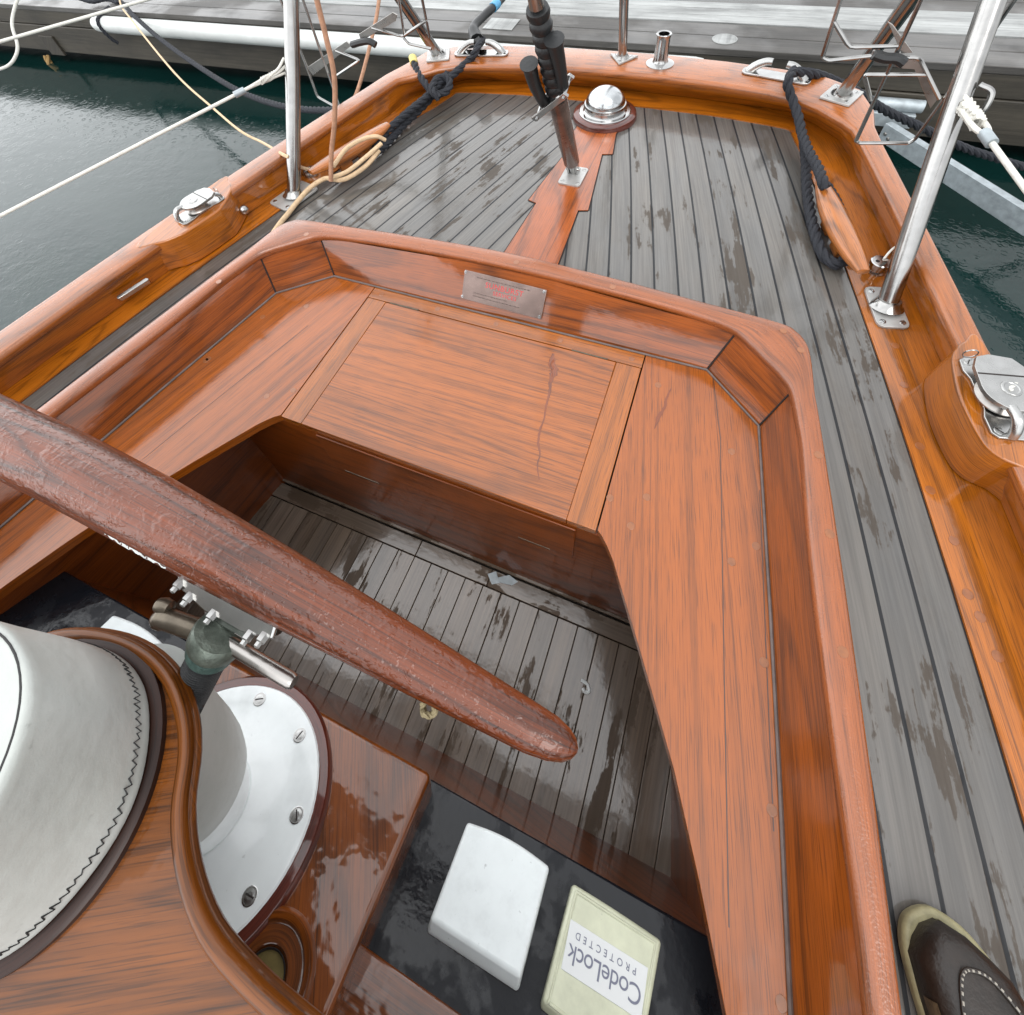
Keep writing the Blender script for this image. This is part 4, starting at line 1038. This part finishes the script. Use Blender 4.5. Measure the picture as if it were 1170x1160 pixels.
# quarter blocks on pads
def pad(poly_in, s):
    mb = MB(); q = cat([V((a, b, 0)) for a, b in poly_in], 5, closed=True); mb.prism([(p.x, p.y) for p in q], ZC+.001, .100, wrap=True); return mb
padR = [(1.0, .890), (.978, .855), (.972, .815), (.976, .740), (.998, .660), (1.020, .630), (1.06, .618), (1.11, .60), (1.035, .90)]
padL = [(-1.045, .93), (-1.012, .905), (-.991, .865), (-.974, .815), (-.972, .785), (-.994, .69), (-1.014, .65), (-1.043, .62), (-1.11, .60), (-1.09, .93)]
for p_ in (padR, padL):
    mb = pad(p_, 1); o = mb.build('block_pad', 'cap' if False else 'amber', None, bevel=.009, seg=4, angle=65); o.parent = bul
    o.data.transform(Matrix.Translation((0, 0, .93)))
def qblock(c, ydir, sx, label, K_=1.0):
    t = thing('turning_block', label, 'block', c, 'silver turning blocks on the bulwark pads'); fr = Frame(c, (sx, 0, 0) if False else V(ydir).cross(V((0, 0, 1))), ez=(0, 0, 1))
    # local y runs along the rail
    pl_ = [(-.030, -.095), (.030, -.095), (.040, -.085), (.040, -.050), (.033, -.030), (.033, .040), (.040, .06), (.038, .088), (.028, .095), (-.028, .095), (-.038, .088), (-.040, .06), (-.033, .04), (-.033, -.03), (-.040, -.05), (-.040, -.085)]
    mb = MB(); mb.prism(pl_, 0, .006, fr); mb.build('base_plate', 'silver', t, bevel=.0015)
    mb = MB(); mb.lathe([(.044, .010), (.044, .013), (.036, .020), (.036, .024), (.044, .031), (.044, .034)], Frame(fr(0, -.004, 0), fr.x, ez=fr.z), 36); mb.build('sheave', 'dullsteel', t, angle=30)
    ck = [(math.cos(a)*.050, -.004+math.sin(a)*.050) for a in [PI*.98+i*PI*1.04/16 for i in range(17)]]
    ck = ck+[(.046, .050), (.030, .072), (-.010, .078), (-.034, .070), (-.046, .045)]
    mb = MB(); mb.prism(ck, .034, .044, fr); mb.lathe([(.018, .044), (.017, .0465), (.013, .047), (.012, .0455), (.006, .0455)], Frame(fr(0, -.004, 0), fr.x, ez=fr.z), 24); mb.box(fr, -.047, .047, .026, .029, .0435, .0452, 1)
    mb.build('cheek', ['silver', 'gap'], t, bevel=.003)
    mb = MB(); mb.tube(cat([fr(-.012, -.045, .038), fr(-.012, -.070, .040), fr(-.010, -.085, .024), fr(-.008, -.090, .006)], 6), .0095, 10); mb.build('bail', 'silver', t); mb = MB(); mb.tube(cat([fr(.02, .07, .03), fr(.02, .082, .02), fr(.02, .086, .005)], 4), .009, 10); mb.build('lug', 'silver', t)
    for a in ((-.026, -.080), (.026, -.080), (.024, .082), (-.024, .082)):
        mb = MB(); mb.screw(fr(a[0], a[1], .006), .0085, (0, 0, 1), 0, 1, ang=a[1]*30+a[0]*50); mb.build('screw', ['silver', 'gap'], t)
    mb = MB(); c0_ = fr(-.02, .098, .016); mb.tube([c0_+fr.x*(.013*math.cos(k*2*PI/24))+V((0, 0, 1))*(.013*math.sin(k*2*PI/24)) for k in range(25)], .0014, 6); mb.build('split_ring', 'steel', t)
    t2 = fix(t); t2.scale = (K_, K_, K_); return t2
qR = qblock(P(1137, 455, .1005), (-.21, 1, 0), 1, 'large silver turning block on the nearer rounded wooden pad, right bulwark', .94)
qL = qblock(P(229, 239, .1005), (.22, 1, 0), -1, 'small looking silver turning block on the bulwark pad beside open water', .80)
mb = MB(); a = P(1152, 447, .14); b = P(1172, 425, .13); mb.rope([a, a.lerp(b, .5), b, b+(b-a)*3], .006); o = mb.build('sheet_line', 'whiterope'); tag(o, 'white flecked line leading outboard from the large silver block', 'line')

# small deck fittings
c = P(1000, 309, ZC); t = thing('deck_filler', 'round chrome deck filler with slotted cap and a thin cord', 'filler cap', c)
mb = MB(); mb.lathe([(.024, 0), (.024, .004), (.019, .006), (.019, .020), (.0235, .022), (.0235, .032), (.021, .034), (.004, .034)], axis_frame(c, (0, 0, 1)), 32); mb.build('cap', 'chrome', t, angle=35)
mb = MB()
for s in (-1, 1): mb.lathe([(.005, .0342), (.0048, .0346)], axis_frame(c+V((.009*s, .003*s, 0)), (0, 0, 1)), 12)
mb.build('key_hole', 'gap', t)
mb = MB(); mb.tube(cat([c+V((.012, .004, .036)), P(1010, 296, .06), P(1024, 282, .05), P(1036, 290, .02)], 6), .0028, 8); mb.build('cord', 'whiterope', t); fix(t)
c = P(279, 240, .028); t = thing('round_knob', 'small round chrome knob on the bulwark beside the block pad', 'knob', c)
mb = MB(); mb.lathe([(.008, -.03), (.008, -.01), (.0135, -.006), (.016, 0), (.0135, .007), (.007, .011), (.001, .012)], axis_frame(c, (.95, -.1, .25)), 20); mb.build('knob', 'chrome', t); fix(t)
c = P(152, 330, .035); t = thing('scupper_slot', 'narrow silver slot fitting low on the inside of the bulwark', 'scupper', c)
a, b = P(136, 341, .034), P(169, 320, .034); d = (b-a).normalized(); mb = MB(); fr = Frame(a, d, ez=(.35*d.y, -.35*d.x, .9)); L = (b-a).length
mb.prism([(0, -.005), (L, -.005), (L+.004, 0), (L, .006), (0, .006), (-.004, 0)], -.012, .006, fr); mb.build('slot_plate', 'silver', t, bevel=.0015); fix(t)
c = P(355, 195, ZC+.012); t = thing('deck_eye', 'chrome ringed deck eye below the cream rope at the wooden cleat', 'deck eye', c)
mb = MB(); mb.lathe([(.030, -.012), (.030, -.002), (.026, .004), (.019, .004), (.016, -.002)], axis_frame(c, (0, 0, 1)), 32, cap=False); mb.lathe([(.017, -.004), (.004, -.005)], axis_frame(c, (0, 0, 1)), 24, 1); mb.build('ring', ['silver', 'gap'], t); fix(t)

# wooden cleats
def cleat(p0, p1, zl, label):
    # long wooden horn on two feet
    t = thing('wooden_cleat', label, 'cleat', (p0.x/2+p1.x/2, p0.y/2+p1.y/2, ZC), 'long wooden cleats on the quarters')
    d = (p1-p0); L = d.length; d.normalize(); fr = Frame(p0, d, ez=(0, 0, 1)); rings = []
    n = 16
    for i in range(n+1):
        f = i/n; wd = .033*(max(.0001, math.sin(PI*min(1, max(0, .06+.88*f))))**.5); zz_ = .010*(2*f-1)**2; hh = .021*(max(.0001, math.sin(PI*min(1, max(0, .05+.90*f))))**.5)
        sec = []
        for k in range(16):
            a = 2*PI*k/16; ca, sa = math.cos(a), math.sin(a); sq = lambda v: math.copysign(abs(v)**.7, v)
            sec.append(fr(f*L, sq(ca)*wd, zz_+sq(sa)*hh))
        rings.append(sec)
    mb = MB(); mb.loft(rings); mb.build('horn', 'cleat', t, angle=60)
    for f in (.38, .62):
        b = fr(f*L, 0, 0); mb = MB(); f2 = Frame(b, d, ez=(0, 0, 1)); mb.box(f2, -.025, .025, -.010, .010, -(b.z-ZC), -.008); mb.build('foot', 'cleat', t, bevel=.004)
    return fix(t)
ZH = .048
k0, k1 = P(936, 211, ZH), P(984, 314, ZH)
clR = cleat(k0, k1, ZH, 'long wooden cleat with dark rope looped round it beside the deck filler')
k2, k3 = P(444, 145, ZH), P(356, 200, ZH)
clL = cleat(k2, k3, ZH, 'long wooden cleat wrapped with cream rope ahead of a dark knot')

# ropes aboard
R1 = .0155
def zpts(l): return [P(a, b, z) for a, b, z in l]
t = thing('mooring_rope', 'dark blue mooring rope knotted between chock and cleat, with yellow tipped end', 'rope', P(500, 95, .05), 'dark blue mooring ropes')
mb = MB()
mb.rope([P(552, 45, .12), P(547, 52, .145), P(543, 60, .135), P(535, 70, .10), P(515, 88, .075), P(503, 100, .05), P(485, 120, .025), P(462, 142, .012), P(440, 166, .008), P(425, 178, .012)], R1)
mb.rope([P(428, 168, .02), P(440, 152, .035), P(462, 132, .045), P(485, 113, .055), P(502, 96, .07), P(512, 84, .075)], R1)
mb.rope([P(473, 72, .10), P(478, 84, .09), P(487, 97, .075), P(495, 106, .06), P(508, 106, .055), P(514, 96, .07), P(508, 88, .085), P(498, 92, .085), P(494, 104, .075), P(502, 113, .05)], R1)
mb.build('rope', 'navy', t)
a, b = P(473, 72, .10), P(471.5, 66, .106); mb = MB(); mb.tube([a+(a-b)*.15, b], R1*1.12, 14); mb.build('whipping', 'whip', t); fix(t)
t = thing('mooring_rope', 'dark blue rope from right stern chock down and round the wooden cleat', 'rope', P(930, 240, .02), 'dark blue mooring ropes')
mb = MB()
mb.rope([P(907, 80, .15), P(902, 88, .155), P(900, 98, .135), P(905, 113, .10), P(912, 133, .07), P(917, 155, .05), P(925, 175, .06), P(935, 193, .075), P(940, 207, .085), P(943, 215, .075)], R1)
mb.rope([P(918, 158, .035), P(921, 185, .018), P(922, 215, .012), P(927, 250, .010), P(936, 282, .010), P(947, 298, .012), P(960, 302, .015), P(970, 290, .02)], R1)
mb.rope([P(946, 210, .03), P(957, 228, .022), P(967, 252, .018), P(977, 276, .018), P(983, 292, .018)], R1*.6)
mb.build('rope', 'navy', t); fix(t)
t = thing('cream_rope', 'cream rope turned round the wooden cleat with its tail leading along deck', 'rope', P(400, 190, 0))
RC_ = .0075
mb = MB()
mb.tube(cat([P(381, 190, .07), P(396, 170, .085), P(415, 159, .09), P(430, 156, .085), P(440, 160, .06)], 7), RC_, 9)
mb.tube(cat([P(436, 164, .075), P(420, 178, .06), P(400, 194, .045), P(388, 200, .04), P(378, 203, .05)], 7), RC_, 9)
mb.tube(cat([P(433, 172, .055), P(420, 188, .035), P(402, 201, .025), P(388, 206, .025), P(372, 204, .03), P(355, 214, .012), P(342, 228, .006), P(330, 243, .003), P(318, 258, .002), P(300, 285, .002), P(285, 305, .002)], 7), RC_*1.12, 9)
mb.build('rope', 'creamrope', t); tag(t, None, 'rope'); fix(t)
t = thing('tan_halyard', 'tan rope rising straight up from the wrapped wooden cleat', 'rope', P(378, 207, .03))
b0 = P(378, 207, .04); mb = MB(); dd = depth(b0); mb.tube(cat([b0, D(378.5, 175, dd*.97), D(382, 140, dd*.93), D(382, 90, dd*.88), D(373, 45, dd*.84), D(362, 0, dd*.80), D(350, -60, dd*.75)], 6), .0078, 9); mb.build('rope', 'tanrope', t); fix(t)
t = thing('thin_lanyard', 'thin brown rope curving up outside the rail beside the wire rack', 'rope', D(400, 123, 2.2))
mb = MB(); mb.tube(cat([D(380, 150, 2.35), D(399, 123, 2.3), D(410, 99, 2.3), D(423, 51, 2.3), D(430, 20, 2.3), D(433, 0, 2.3), D(438, -40, 2.3)], 6), .0085, 9); mb.build('rope', 'tanrope', t); fix(t)
t = thing('cream_dock_line', 'thin cream line running from the dock over the rail to the deck eye', 'rope', P(355, 195, .02))
a = D(137, 2, 3.9); b = D(300, 163, 2.35)
mb = MB(); mb.tube(cat([D(139, -30, 4.0), a, D(152, 25, 3.6), D(200, 84, 3.0), D(245, 125, 2.65), D(275, 150, 2.45), b, P(322, 176, .11), P(337, 183, .075), P(342, 190, .03), P(350, 193, .025), P(357, 194, .012)], 6), .0062, 9); mb.build('rope', 'creamrope', t); fix(t)
t = thing('white_loop', 'loop of white line hanging in front of the dock face', 'rope', D(15, 70, 3.0))
mb = MB(); mb.tube(cat([D(24, -12, 3.0), D(16, 12, 3.0), D(14, 30, 3.0), D(20, 52, 3.0), D(17, 66, 3.0), D(8, 76, 3.0), D(-10, 82, 3.0)], 6), .0085, 9); mb.build('rope', 'whiterope', t); fix(t)
# dark strap from the left chock up to the dock side
t = thing('dark_strap', 'dark strap with a blue band pulling up from left chock', 'strap', P(548, 48, .14))
a = D(545, 46, depth(P(548, 52, .12))*1.0); mb = MB(); mb.tube(cat([D(531, 53, 2.10), D(541, 50, 2.06), D(549, 45, 2.05)], 4), [.004, .008]+[.014]*7, 10); mb.tube(cat([a, D(541, 32, 2.1), D(551, 20, 2.15), D(566, 6, 2.2), D(580, -10, 2.3), D(620, -60, 2.6)], 5), [.030, .028, .026, .025, .024]+[.018]*21, 10); mb.build('strap', 'black', t)
mb = MB(); mb.tube([D(563, 9, 2.185), D(568, 4, 2.21)], .0205, 10); mb.build('blue_band', 'blue', t); fix(t)

# wire racks hung from the pushpit
def rack(label, wires, plates, clamp, y, grp):
    pl_ = lambda px, py: PL(px, py, (0, y, 0), (0, 1, 0))
    t = thing('wire_rack', label, 'wire rack', pl_(*wires[0][0]), grp)
    for w_ in wires:
        pts = [pl_(*q) for q in w_]; r = .0048; out_ = []
        for i, p in enumerate(pts):
            if 0 < i < len(pts)-1:
                a, b = (pts[i-1]-p), (pts[i+1]-p); k = min(.012, a.length*.3, b.length*.3); out_ += [p+a.normalized()*k, p+(a.normalized()+b.normalized())*k*.22, p+b.normalized()*k]
            else: out_.append(p)
        mb = MB(); mb.tube(out_, r, 8); mb.build('wire', 'steel', t)
    for poly in plates:
        q = [pl_(*c) for c in poly]; fr = Frame(q[0], q[1]-q[0], ez=(0, -1, 0)); loc = [((p-q[0]).dot(fr.x), (p-q[0]).dot(fr.y)) for p in q]
        mb = MB(); mb.prism(loc, -.002, .002, fr); mb.build('flat_bracket', 'dullsteel', t, bevel=.0008)
    pts = [pl_(*c)+V((0, -.01, 0)) for c in clamp]; mb = MB(); mb.tube(cat(pts, 4), .012, 8); mb.build('strap_clamp', 'black', t)
    return fix(t)
rkR = rack('steel wire rack hanging beside the leg above galvanised beam', [
    [(964, -12), (939.5, 66), (947, 69.5), (996.5, 64), (1000, 58)], [(952, 24), (970.5, 54.5), (1026, 52.8)],
    [(1058, -12), (978, 161), (981.6, 163.6), (1038.6, 163.6), (1046, 158.6), (1118, 59.5), (1162, -4)],
    [(995, 115), (988, 88), (990, 85.5), (1058, 85.5)], [(1030, 66), (1050, 66), (1073, 113)]],
    [[(1014, 24), (1020, 28), (1043, 60), (1030, 61)], [(1031, 67), (1049, 67), (1072, 112), (1063, 124), (1045, 79), (1030, 78)]], [(998, 60), (1010, 64), (1024, 65), (1032, 70)], 1.40, 'wire racks by the stern legs')
rkL = rack('steel wire rack hanging above open water and white fender', [
    [(316, -12), (351, 78), (362.8, 111), (388, 125)], [(342, -12), (388, 122)], [(425, 32), (459.5, 42), (488, 23)], [(461, 43), (467, 50), (493, 56)],
    [(383.6, 58), (411, 69), (382.7, 88)], [(454, -12), (462, 42)], [(480, -12), (491, 43)]],
    [[(410, 39), (449, 14), (454, 17), (452, 24), (413, 47)], [(351, 77), (396, 47), (402, 52), (358, 86)]], [(404, 50), (414, 47), (424, 46), (431, 50)], 1.55, 'wire racks by the stern legs')

# ================================================================== SHOE ON THE SIDE DECK
tz = ZD+.001; KS = 1.28
TRIM = .0035
sh = thing('boat_shoe', 'toe of a brown leather boat shoe with cream sole on the grey side deck', 'shoe', (.925, -.01, tz))
fs0 = Frame(V((.931, -.010, tz)), (.22, -1, 0), ez=(0, 0, 1))       # x from toe to heel
def fs(x, y=0, z=0): return fs0(x*KS, (y-.018*math.exp(-(x/.05)**2))*KS, z*KS)
def half_w(f): return [0, .023, .035, .045, .0505, .051, .050, .046, .041, .038, .036, .036, .035, .030, .018, .0][f]
fx = [0, .006, .016, .034, .058, .085, .11, .14, .17, .195, .22, .24, .258, .272, .281, .284]
poly = [(x, max(0, half_w(i)-TRIM)+.003*math.sin(x*11)) for i, x in enumerate(fx)]+[(x, -max(0, half_w(i)-TRIM)+.003*math.sin(x*11)) for i, x in list(enumerate(fx))[1:-1][::-1]]
sp_ = cat([V((a, b, 0)) for a, b in poly], 3, closed=True)
mb = MB(); mb.prism([((p.x)*KS, (p.y-.018*math.exp(-(p.x/.05)**2))*KS) for p in sp_], 0, .015*KS, fs0); mb.build('sole', 'shoesole', sh, bevel=.006, seg=4, angle=60)
hts = [.024, .040, .047, .050, .052, .056, .063, .071, .078, .080, .078, .076, .074, .070, .060, .03]
mb = MB(); rings = []
for i, x in enumerate(fx):
    wd = max(.002, half_w(i)-.006); xx = x+.007 if i < 3 else x
    rings.append([fs(xx, math.copysign(abs(math.cos(a))**.75, math.cos(a))*wd+.003*math.sin(x*11), .014+(hts[i]-.014)*max(0, math.sin(a))**.6) for a in [PI*k/20 for k in range(21)]])
mb.loft(rings, closed=False, caps=False); mb.build('upper', 'shoe', sh, angle=60)
# tan patch along the inner side, seam welt and stitches
mb = MB(); rings = []
for i in range(4, 10):
    x = fx[i]; wd = half_w(i)-.005
    rings.append([fs(x, -math.copysign(abs(math.cos(a))**.75, math.cos(a))*wd+.003*math.sin(x*11), .0145+(hts[i]-.014)*max(0, math.sin(a))**.6) for a in [.10+k*.10 for k in range(5)]])
mb.loft(rings, closed=False, caps=False); mb.build('side_patch', 'shoetan', sh, angle=60)
def up_pt(x, a, lift=0):
    i = max(k for k in range(len(fx)) if fx[k] <= x); i = min(i, len(fx)-2); f = (x-fx[i])/(fx[i+1]-fx[i])
    wd = (half_w(i)*(1-f)+half_w(i+1)*f)-.006; h = hts[i]*(1-f)+hts[i+1]*f
    return fs(x, math.copysign(abs(math.cos(a))**.75, math.cos(a))*wd+.003*math.sin(x*11), .014+(h-.014)*max(0, math.sin(a))**.6+lift)
welt = []
for k in range(31):
    t_ = -1+2*k/30; a = PI/2+t_*.95; x = .030+.10*abs(t_)**2.2; welt.append(up_pt(x, a, .001))
mb = MB(); mb.tube(welt, .0022, 8); mb.build('toe_seam', 'shoe', sh)
mb = MB()
for k in range(2, 29):
    p, q = welt[k], welt[k+1 if k < 30 else k]; a = p.lerp(q, .2)+V((0, 0, .0022)); b = p.lerp(q, .62)+V((0, 0, .0022)); mb.tube([a, b], .0011, 6)
mb.build('stitching', 'thread', sh)
mb = MB(); c = fs(.215, 0, .072); ring_ = [fs(.215+.055*math.cos(a), .026*math.sin(a), .079-.002*math.cos(a)) for a in [2*PI*k/28 for k in range(29)]]; mb.tube(ring_, .004, 8, 0); mb.add(ring_[:-1], [tuple(range(28))], 1); mb.build('opening', ['shoe', 'gap'], sh)
fix(sh)

# ================================================================== DOCK AND WATER
ZW, ZDK, YD = -.93, -.40, 3.36
mb = MB()
mb.add([(-300, -300, ZW), (300, -300, ZW), (300, 300, ZW), (-300, 300, ZW)], [(0, 1, 2, 3)]); wtr = mb.build('water', 'water'); tag(wtr, kind='structure')
dk = thing('floating_dock', 'grey timber floating dock with a white grip strip along its edge', 'dock', (0, YD, ZW))
X0, X1 = -14, 9
fdk = Frame((0, YD, 0), (1, .02, 0), ez=(0, 0, 1))
mb = MB(); y = 0
for w_ in (.185, .185): mb.box(fdk, X0, X1, y+.003, y+w_-.003, ZDK-.04, ZDK); y += w_
y = .70
for k in range(12): mb.box(fdk, X0, X1, y+.003, y+.182, ZDK-.04, ZDK); y += .185
mb.build('deck_boards', 'dockdeck', dk, grain=(1, .02, 0), bevel=.004)
mb = MB(); y = .372
for k in range(3): mb.box(fdk, X0, X1, y+.002, y+.107, ZDK-.04, ZDK+.006); y += .109
mb.build('grip_strip', 'dockwhite', dk, grain=(1, .02, 0), bevel=.003)
mb = MB(); mb.box(fdk, X0, X1, .012, .07, ZDK-.17, ZDK-.042); mb.box(fdk, X0, X1, .004, .06, ZDK-.42, ZDK-.175)
mb.build('fascia', 'dockface', dk, grain=(1, .02, 0), bevel=.006)
mb = MB(); mb.box(fdk, X0, X1, .25, 2.9, ZW-.3, ZDK-.05); mb.build('float', 'black', dk)
c = P(828, 45, ZDK); mb = MB(); mb.lathe([(.075, 0), (.075, .003), (.068, .005)], Frame(c, (1, 0, 0), ez=(0, 0, 1)), 32); mb.build('round_marker', 'dockwhite', dk)
c = P(573, 28, ZDK); mb = MB(); mb.box(Frame(c, (1, .02, 0), ez=(0, 0, 1)), -.11, .11, -.09, .09, .001, .005); mb.build('white_tag', 'dockwhite', dk)
pb_ = PL(58, 48, fdk.o, fdk.y); fr = Frame(pb_, fdk.x, ez=(0, -1, 0))
mb = MB(); mb.box(Frame(pb_, fdk.x, (0, 0, 1)), -.10, .06, -.17, .08, .004, .02) if False else mb.box(fdk, (pb_-fdk.o).dot(fdk.x)-.10, (pb_-fdk.o).dot(fdk.x)+.10, -.02, .0035, pb_.z-.12, pb_.z+.06)
mb.build('steel_bracket', 'dockface', dk, bevel=.004)
fix(dk)
# the rusty stub below the bracket
q = PL(60, 70, fdk.o, fdk.y); mb = MB(); mb.rope([q+V((0, -.02, .06)), q+V((.02, -.05, .0)), q+V((.0, -.04, -.05)), q+V((.05, -.03, -.08))], .03); o = mb.build('frayed_rope', plain('frayed yellow rope', (.25, .16, .06), .9, bumpsc=120, bumpst=.6)); tag(o, 'frayed yellowish rope stub below the dock bracket', 'rope')
# white tube fender along the dock edge
yf = YD-.075; fa, fb_ = PL(106, 28, (0, yf-.08, 0), (0, 1, 0)), None
zf = fa.z; fe = PL(803, 70, (0, yf, 0), (0, 1, 0))
t = thing('tube_fender', 'long white tube fender lying against the dock face', 'fender', (fa.x, fa.y, zf))
rf = .068; A = V((fa.x, yf-.06, zf)); Bv = V((fe.x, yf+.03, zf+.0))
d = (Bv-A).normalized(); mb = MB(); mb.tube([A, A+d*.015, A+d*.045, A+d*.10, A.lerp(Bv, .5), Bv-d*.05, Bv], [rf*.35, rf*.72, rf*.93, rf, rf, rf, rf*.9], 28); mb.build('fender', 'fender', t); 
fx_ = A+d*(PL(122, 28, A, (0, 1, 0))-A).dot(d)
mb = MB()
mb.rope([fx_+V((0, .12, .10)), fx_+V((0, .02, .085)), fx_+V((0, -.06, .05)), fx_+V((.01, -.075, -.02)), fx_+V((.03, -.06, -.10)), fx_+V((.05, -.04, -.14))], .016)
mb.build('lanyard', 'navy', t); fix(t)
t = thing('dock_mooring_line', 'dark line sagging from the dock edge past the left leg towards the hull', 'rope', P(140, 3, ZDK))
mb = MB(); pa = [(120, -6, 4.55), (138, 2, 4.5), (152, 17, 4.3), (180, 42, 4.0), (215, 68, 3.65), (262, 98, 3.25), (300, 115, 3.0), (345, 125, 2.75), (400, 125, 2.5), (440, 118, 2.35)]
mb.rope([D(*q) for q in pa], .019); mb.rope([D(90, -2, 4.5), D(105, 2, 4.5), D(122, -1, 4.5), D(135, 3, 4.48), D(128, -6, 4.5)], .019); mb.build('rope', 'navy', t); fix(t)
t = thing('stern_mooring_line', 'dark rope leaving the right chock towards the dock beam', 'rope', P(907, 80, .15))
mb = MB(); d0 = depth(P(907, 80, .14)); mb.rope([P(905, 82, .14), D(925, 84, d0*1.01), D(945, 90, d0*1.04), D(976, 104, d0*1.10), D(1009, 125, d0*1.17), D(1051, 145, d0*1.22), D(1099, 168, d0*1.27), D(1138, 181, d0*1.30), D(1175, 192, d0*1.33), D(1260, 212, d0*1.40)], .018); mb.build('rope', 'navy', t); fix(t)
# galvanised beam from the dock
zb = -.66; A = P(1012, 141, zb); Bv = P(1170, 240, zb); d = (Bv-A).normalized()
t = thing('dock_beam', 'galvanised steel channel beam reaching out from the dock over dark water', 'beam', A)
fr = Frame(A, d, ez=(0, 0, 1)); L = (Bv-A).length+1.5
sg = 1 if fr.y.y > 0 else -1
sec = [(0, 0), (sg*.045, 0), (sg*.045, -.008), (sg*.008, -.008), (sg*.008, -.092), (sg*.045, -.092), (sg*.045, -.10), (0, -.10)]
mb = MB(); mb.loft([[fr(x_, a, b) for a, b in sec] for x_ in (0, L*.5, L)]); mb.build('channel', 'galv', t, bevel=.002)
for q in (.03, .06):
    mb = MB(); mb.lathe([(.010, -.004), (.010, .003), (.006, .004)], axis_frame(fr(q, -sg*.0, -.035-.5*q), -fr.y*sg), 12); mb.build('bolt', 'dullsteel', t)
hA = D(1003, 120, depth(A)*1.02); hf = Frame(hA, (1, .02, 0), ez=(0, 0, 1)); mb = MB(); mb.box(hf, -.02, .20, -.05, .25, -.10, -.02); mb.tube([hf(-.05, .0, .01), hf(.22, .0, .01)], .035, 14); mb.build('hinge', 'galv', t, bevel=.006)
fix(t)
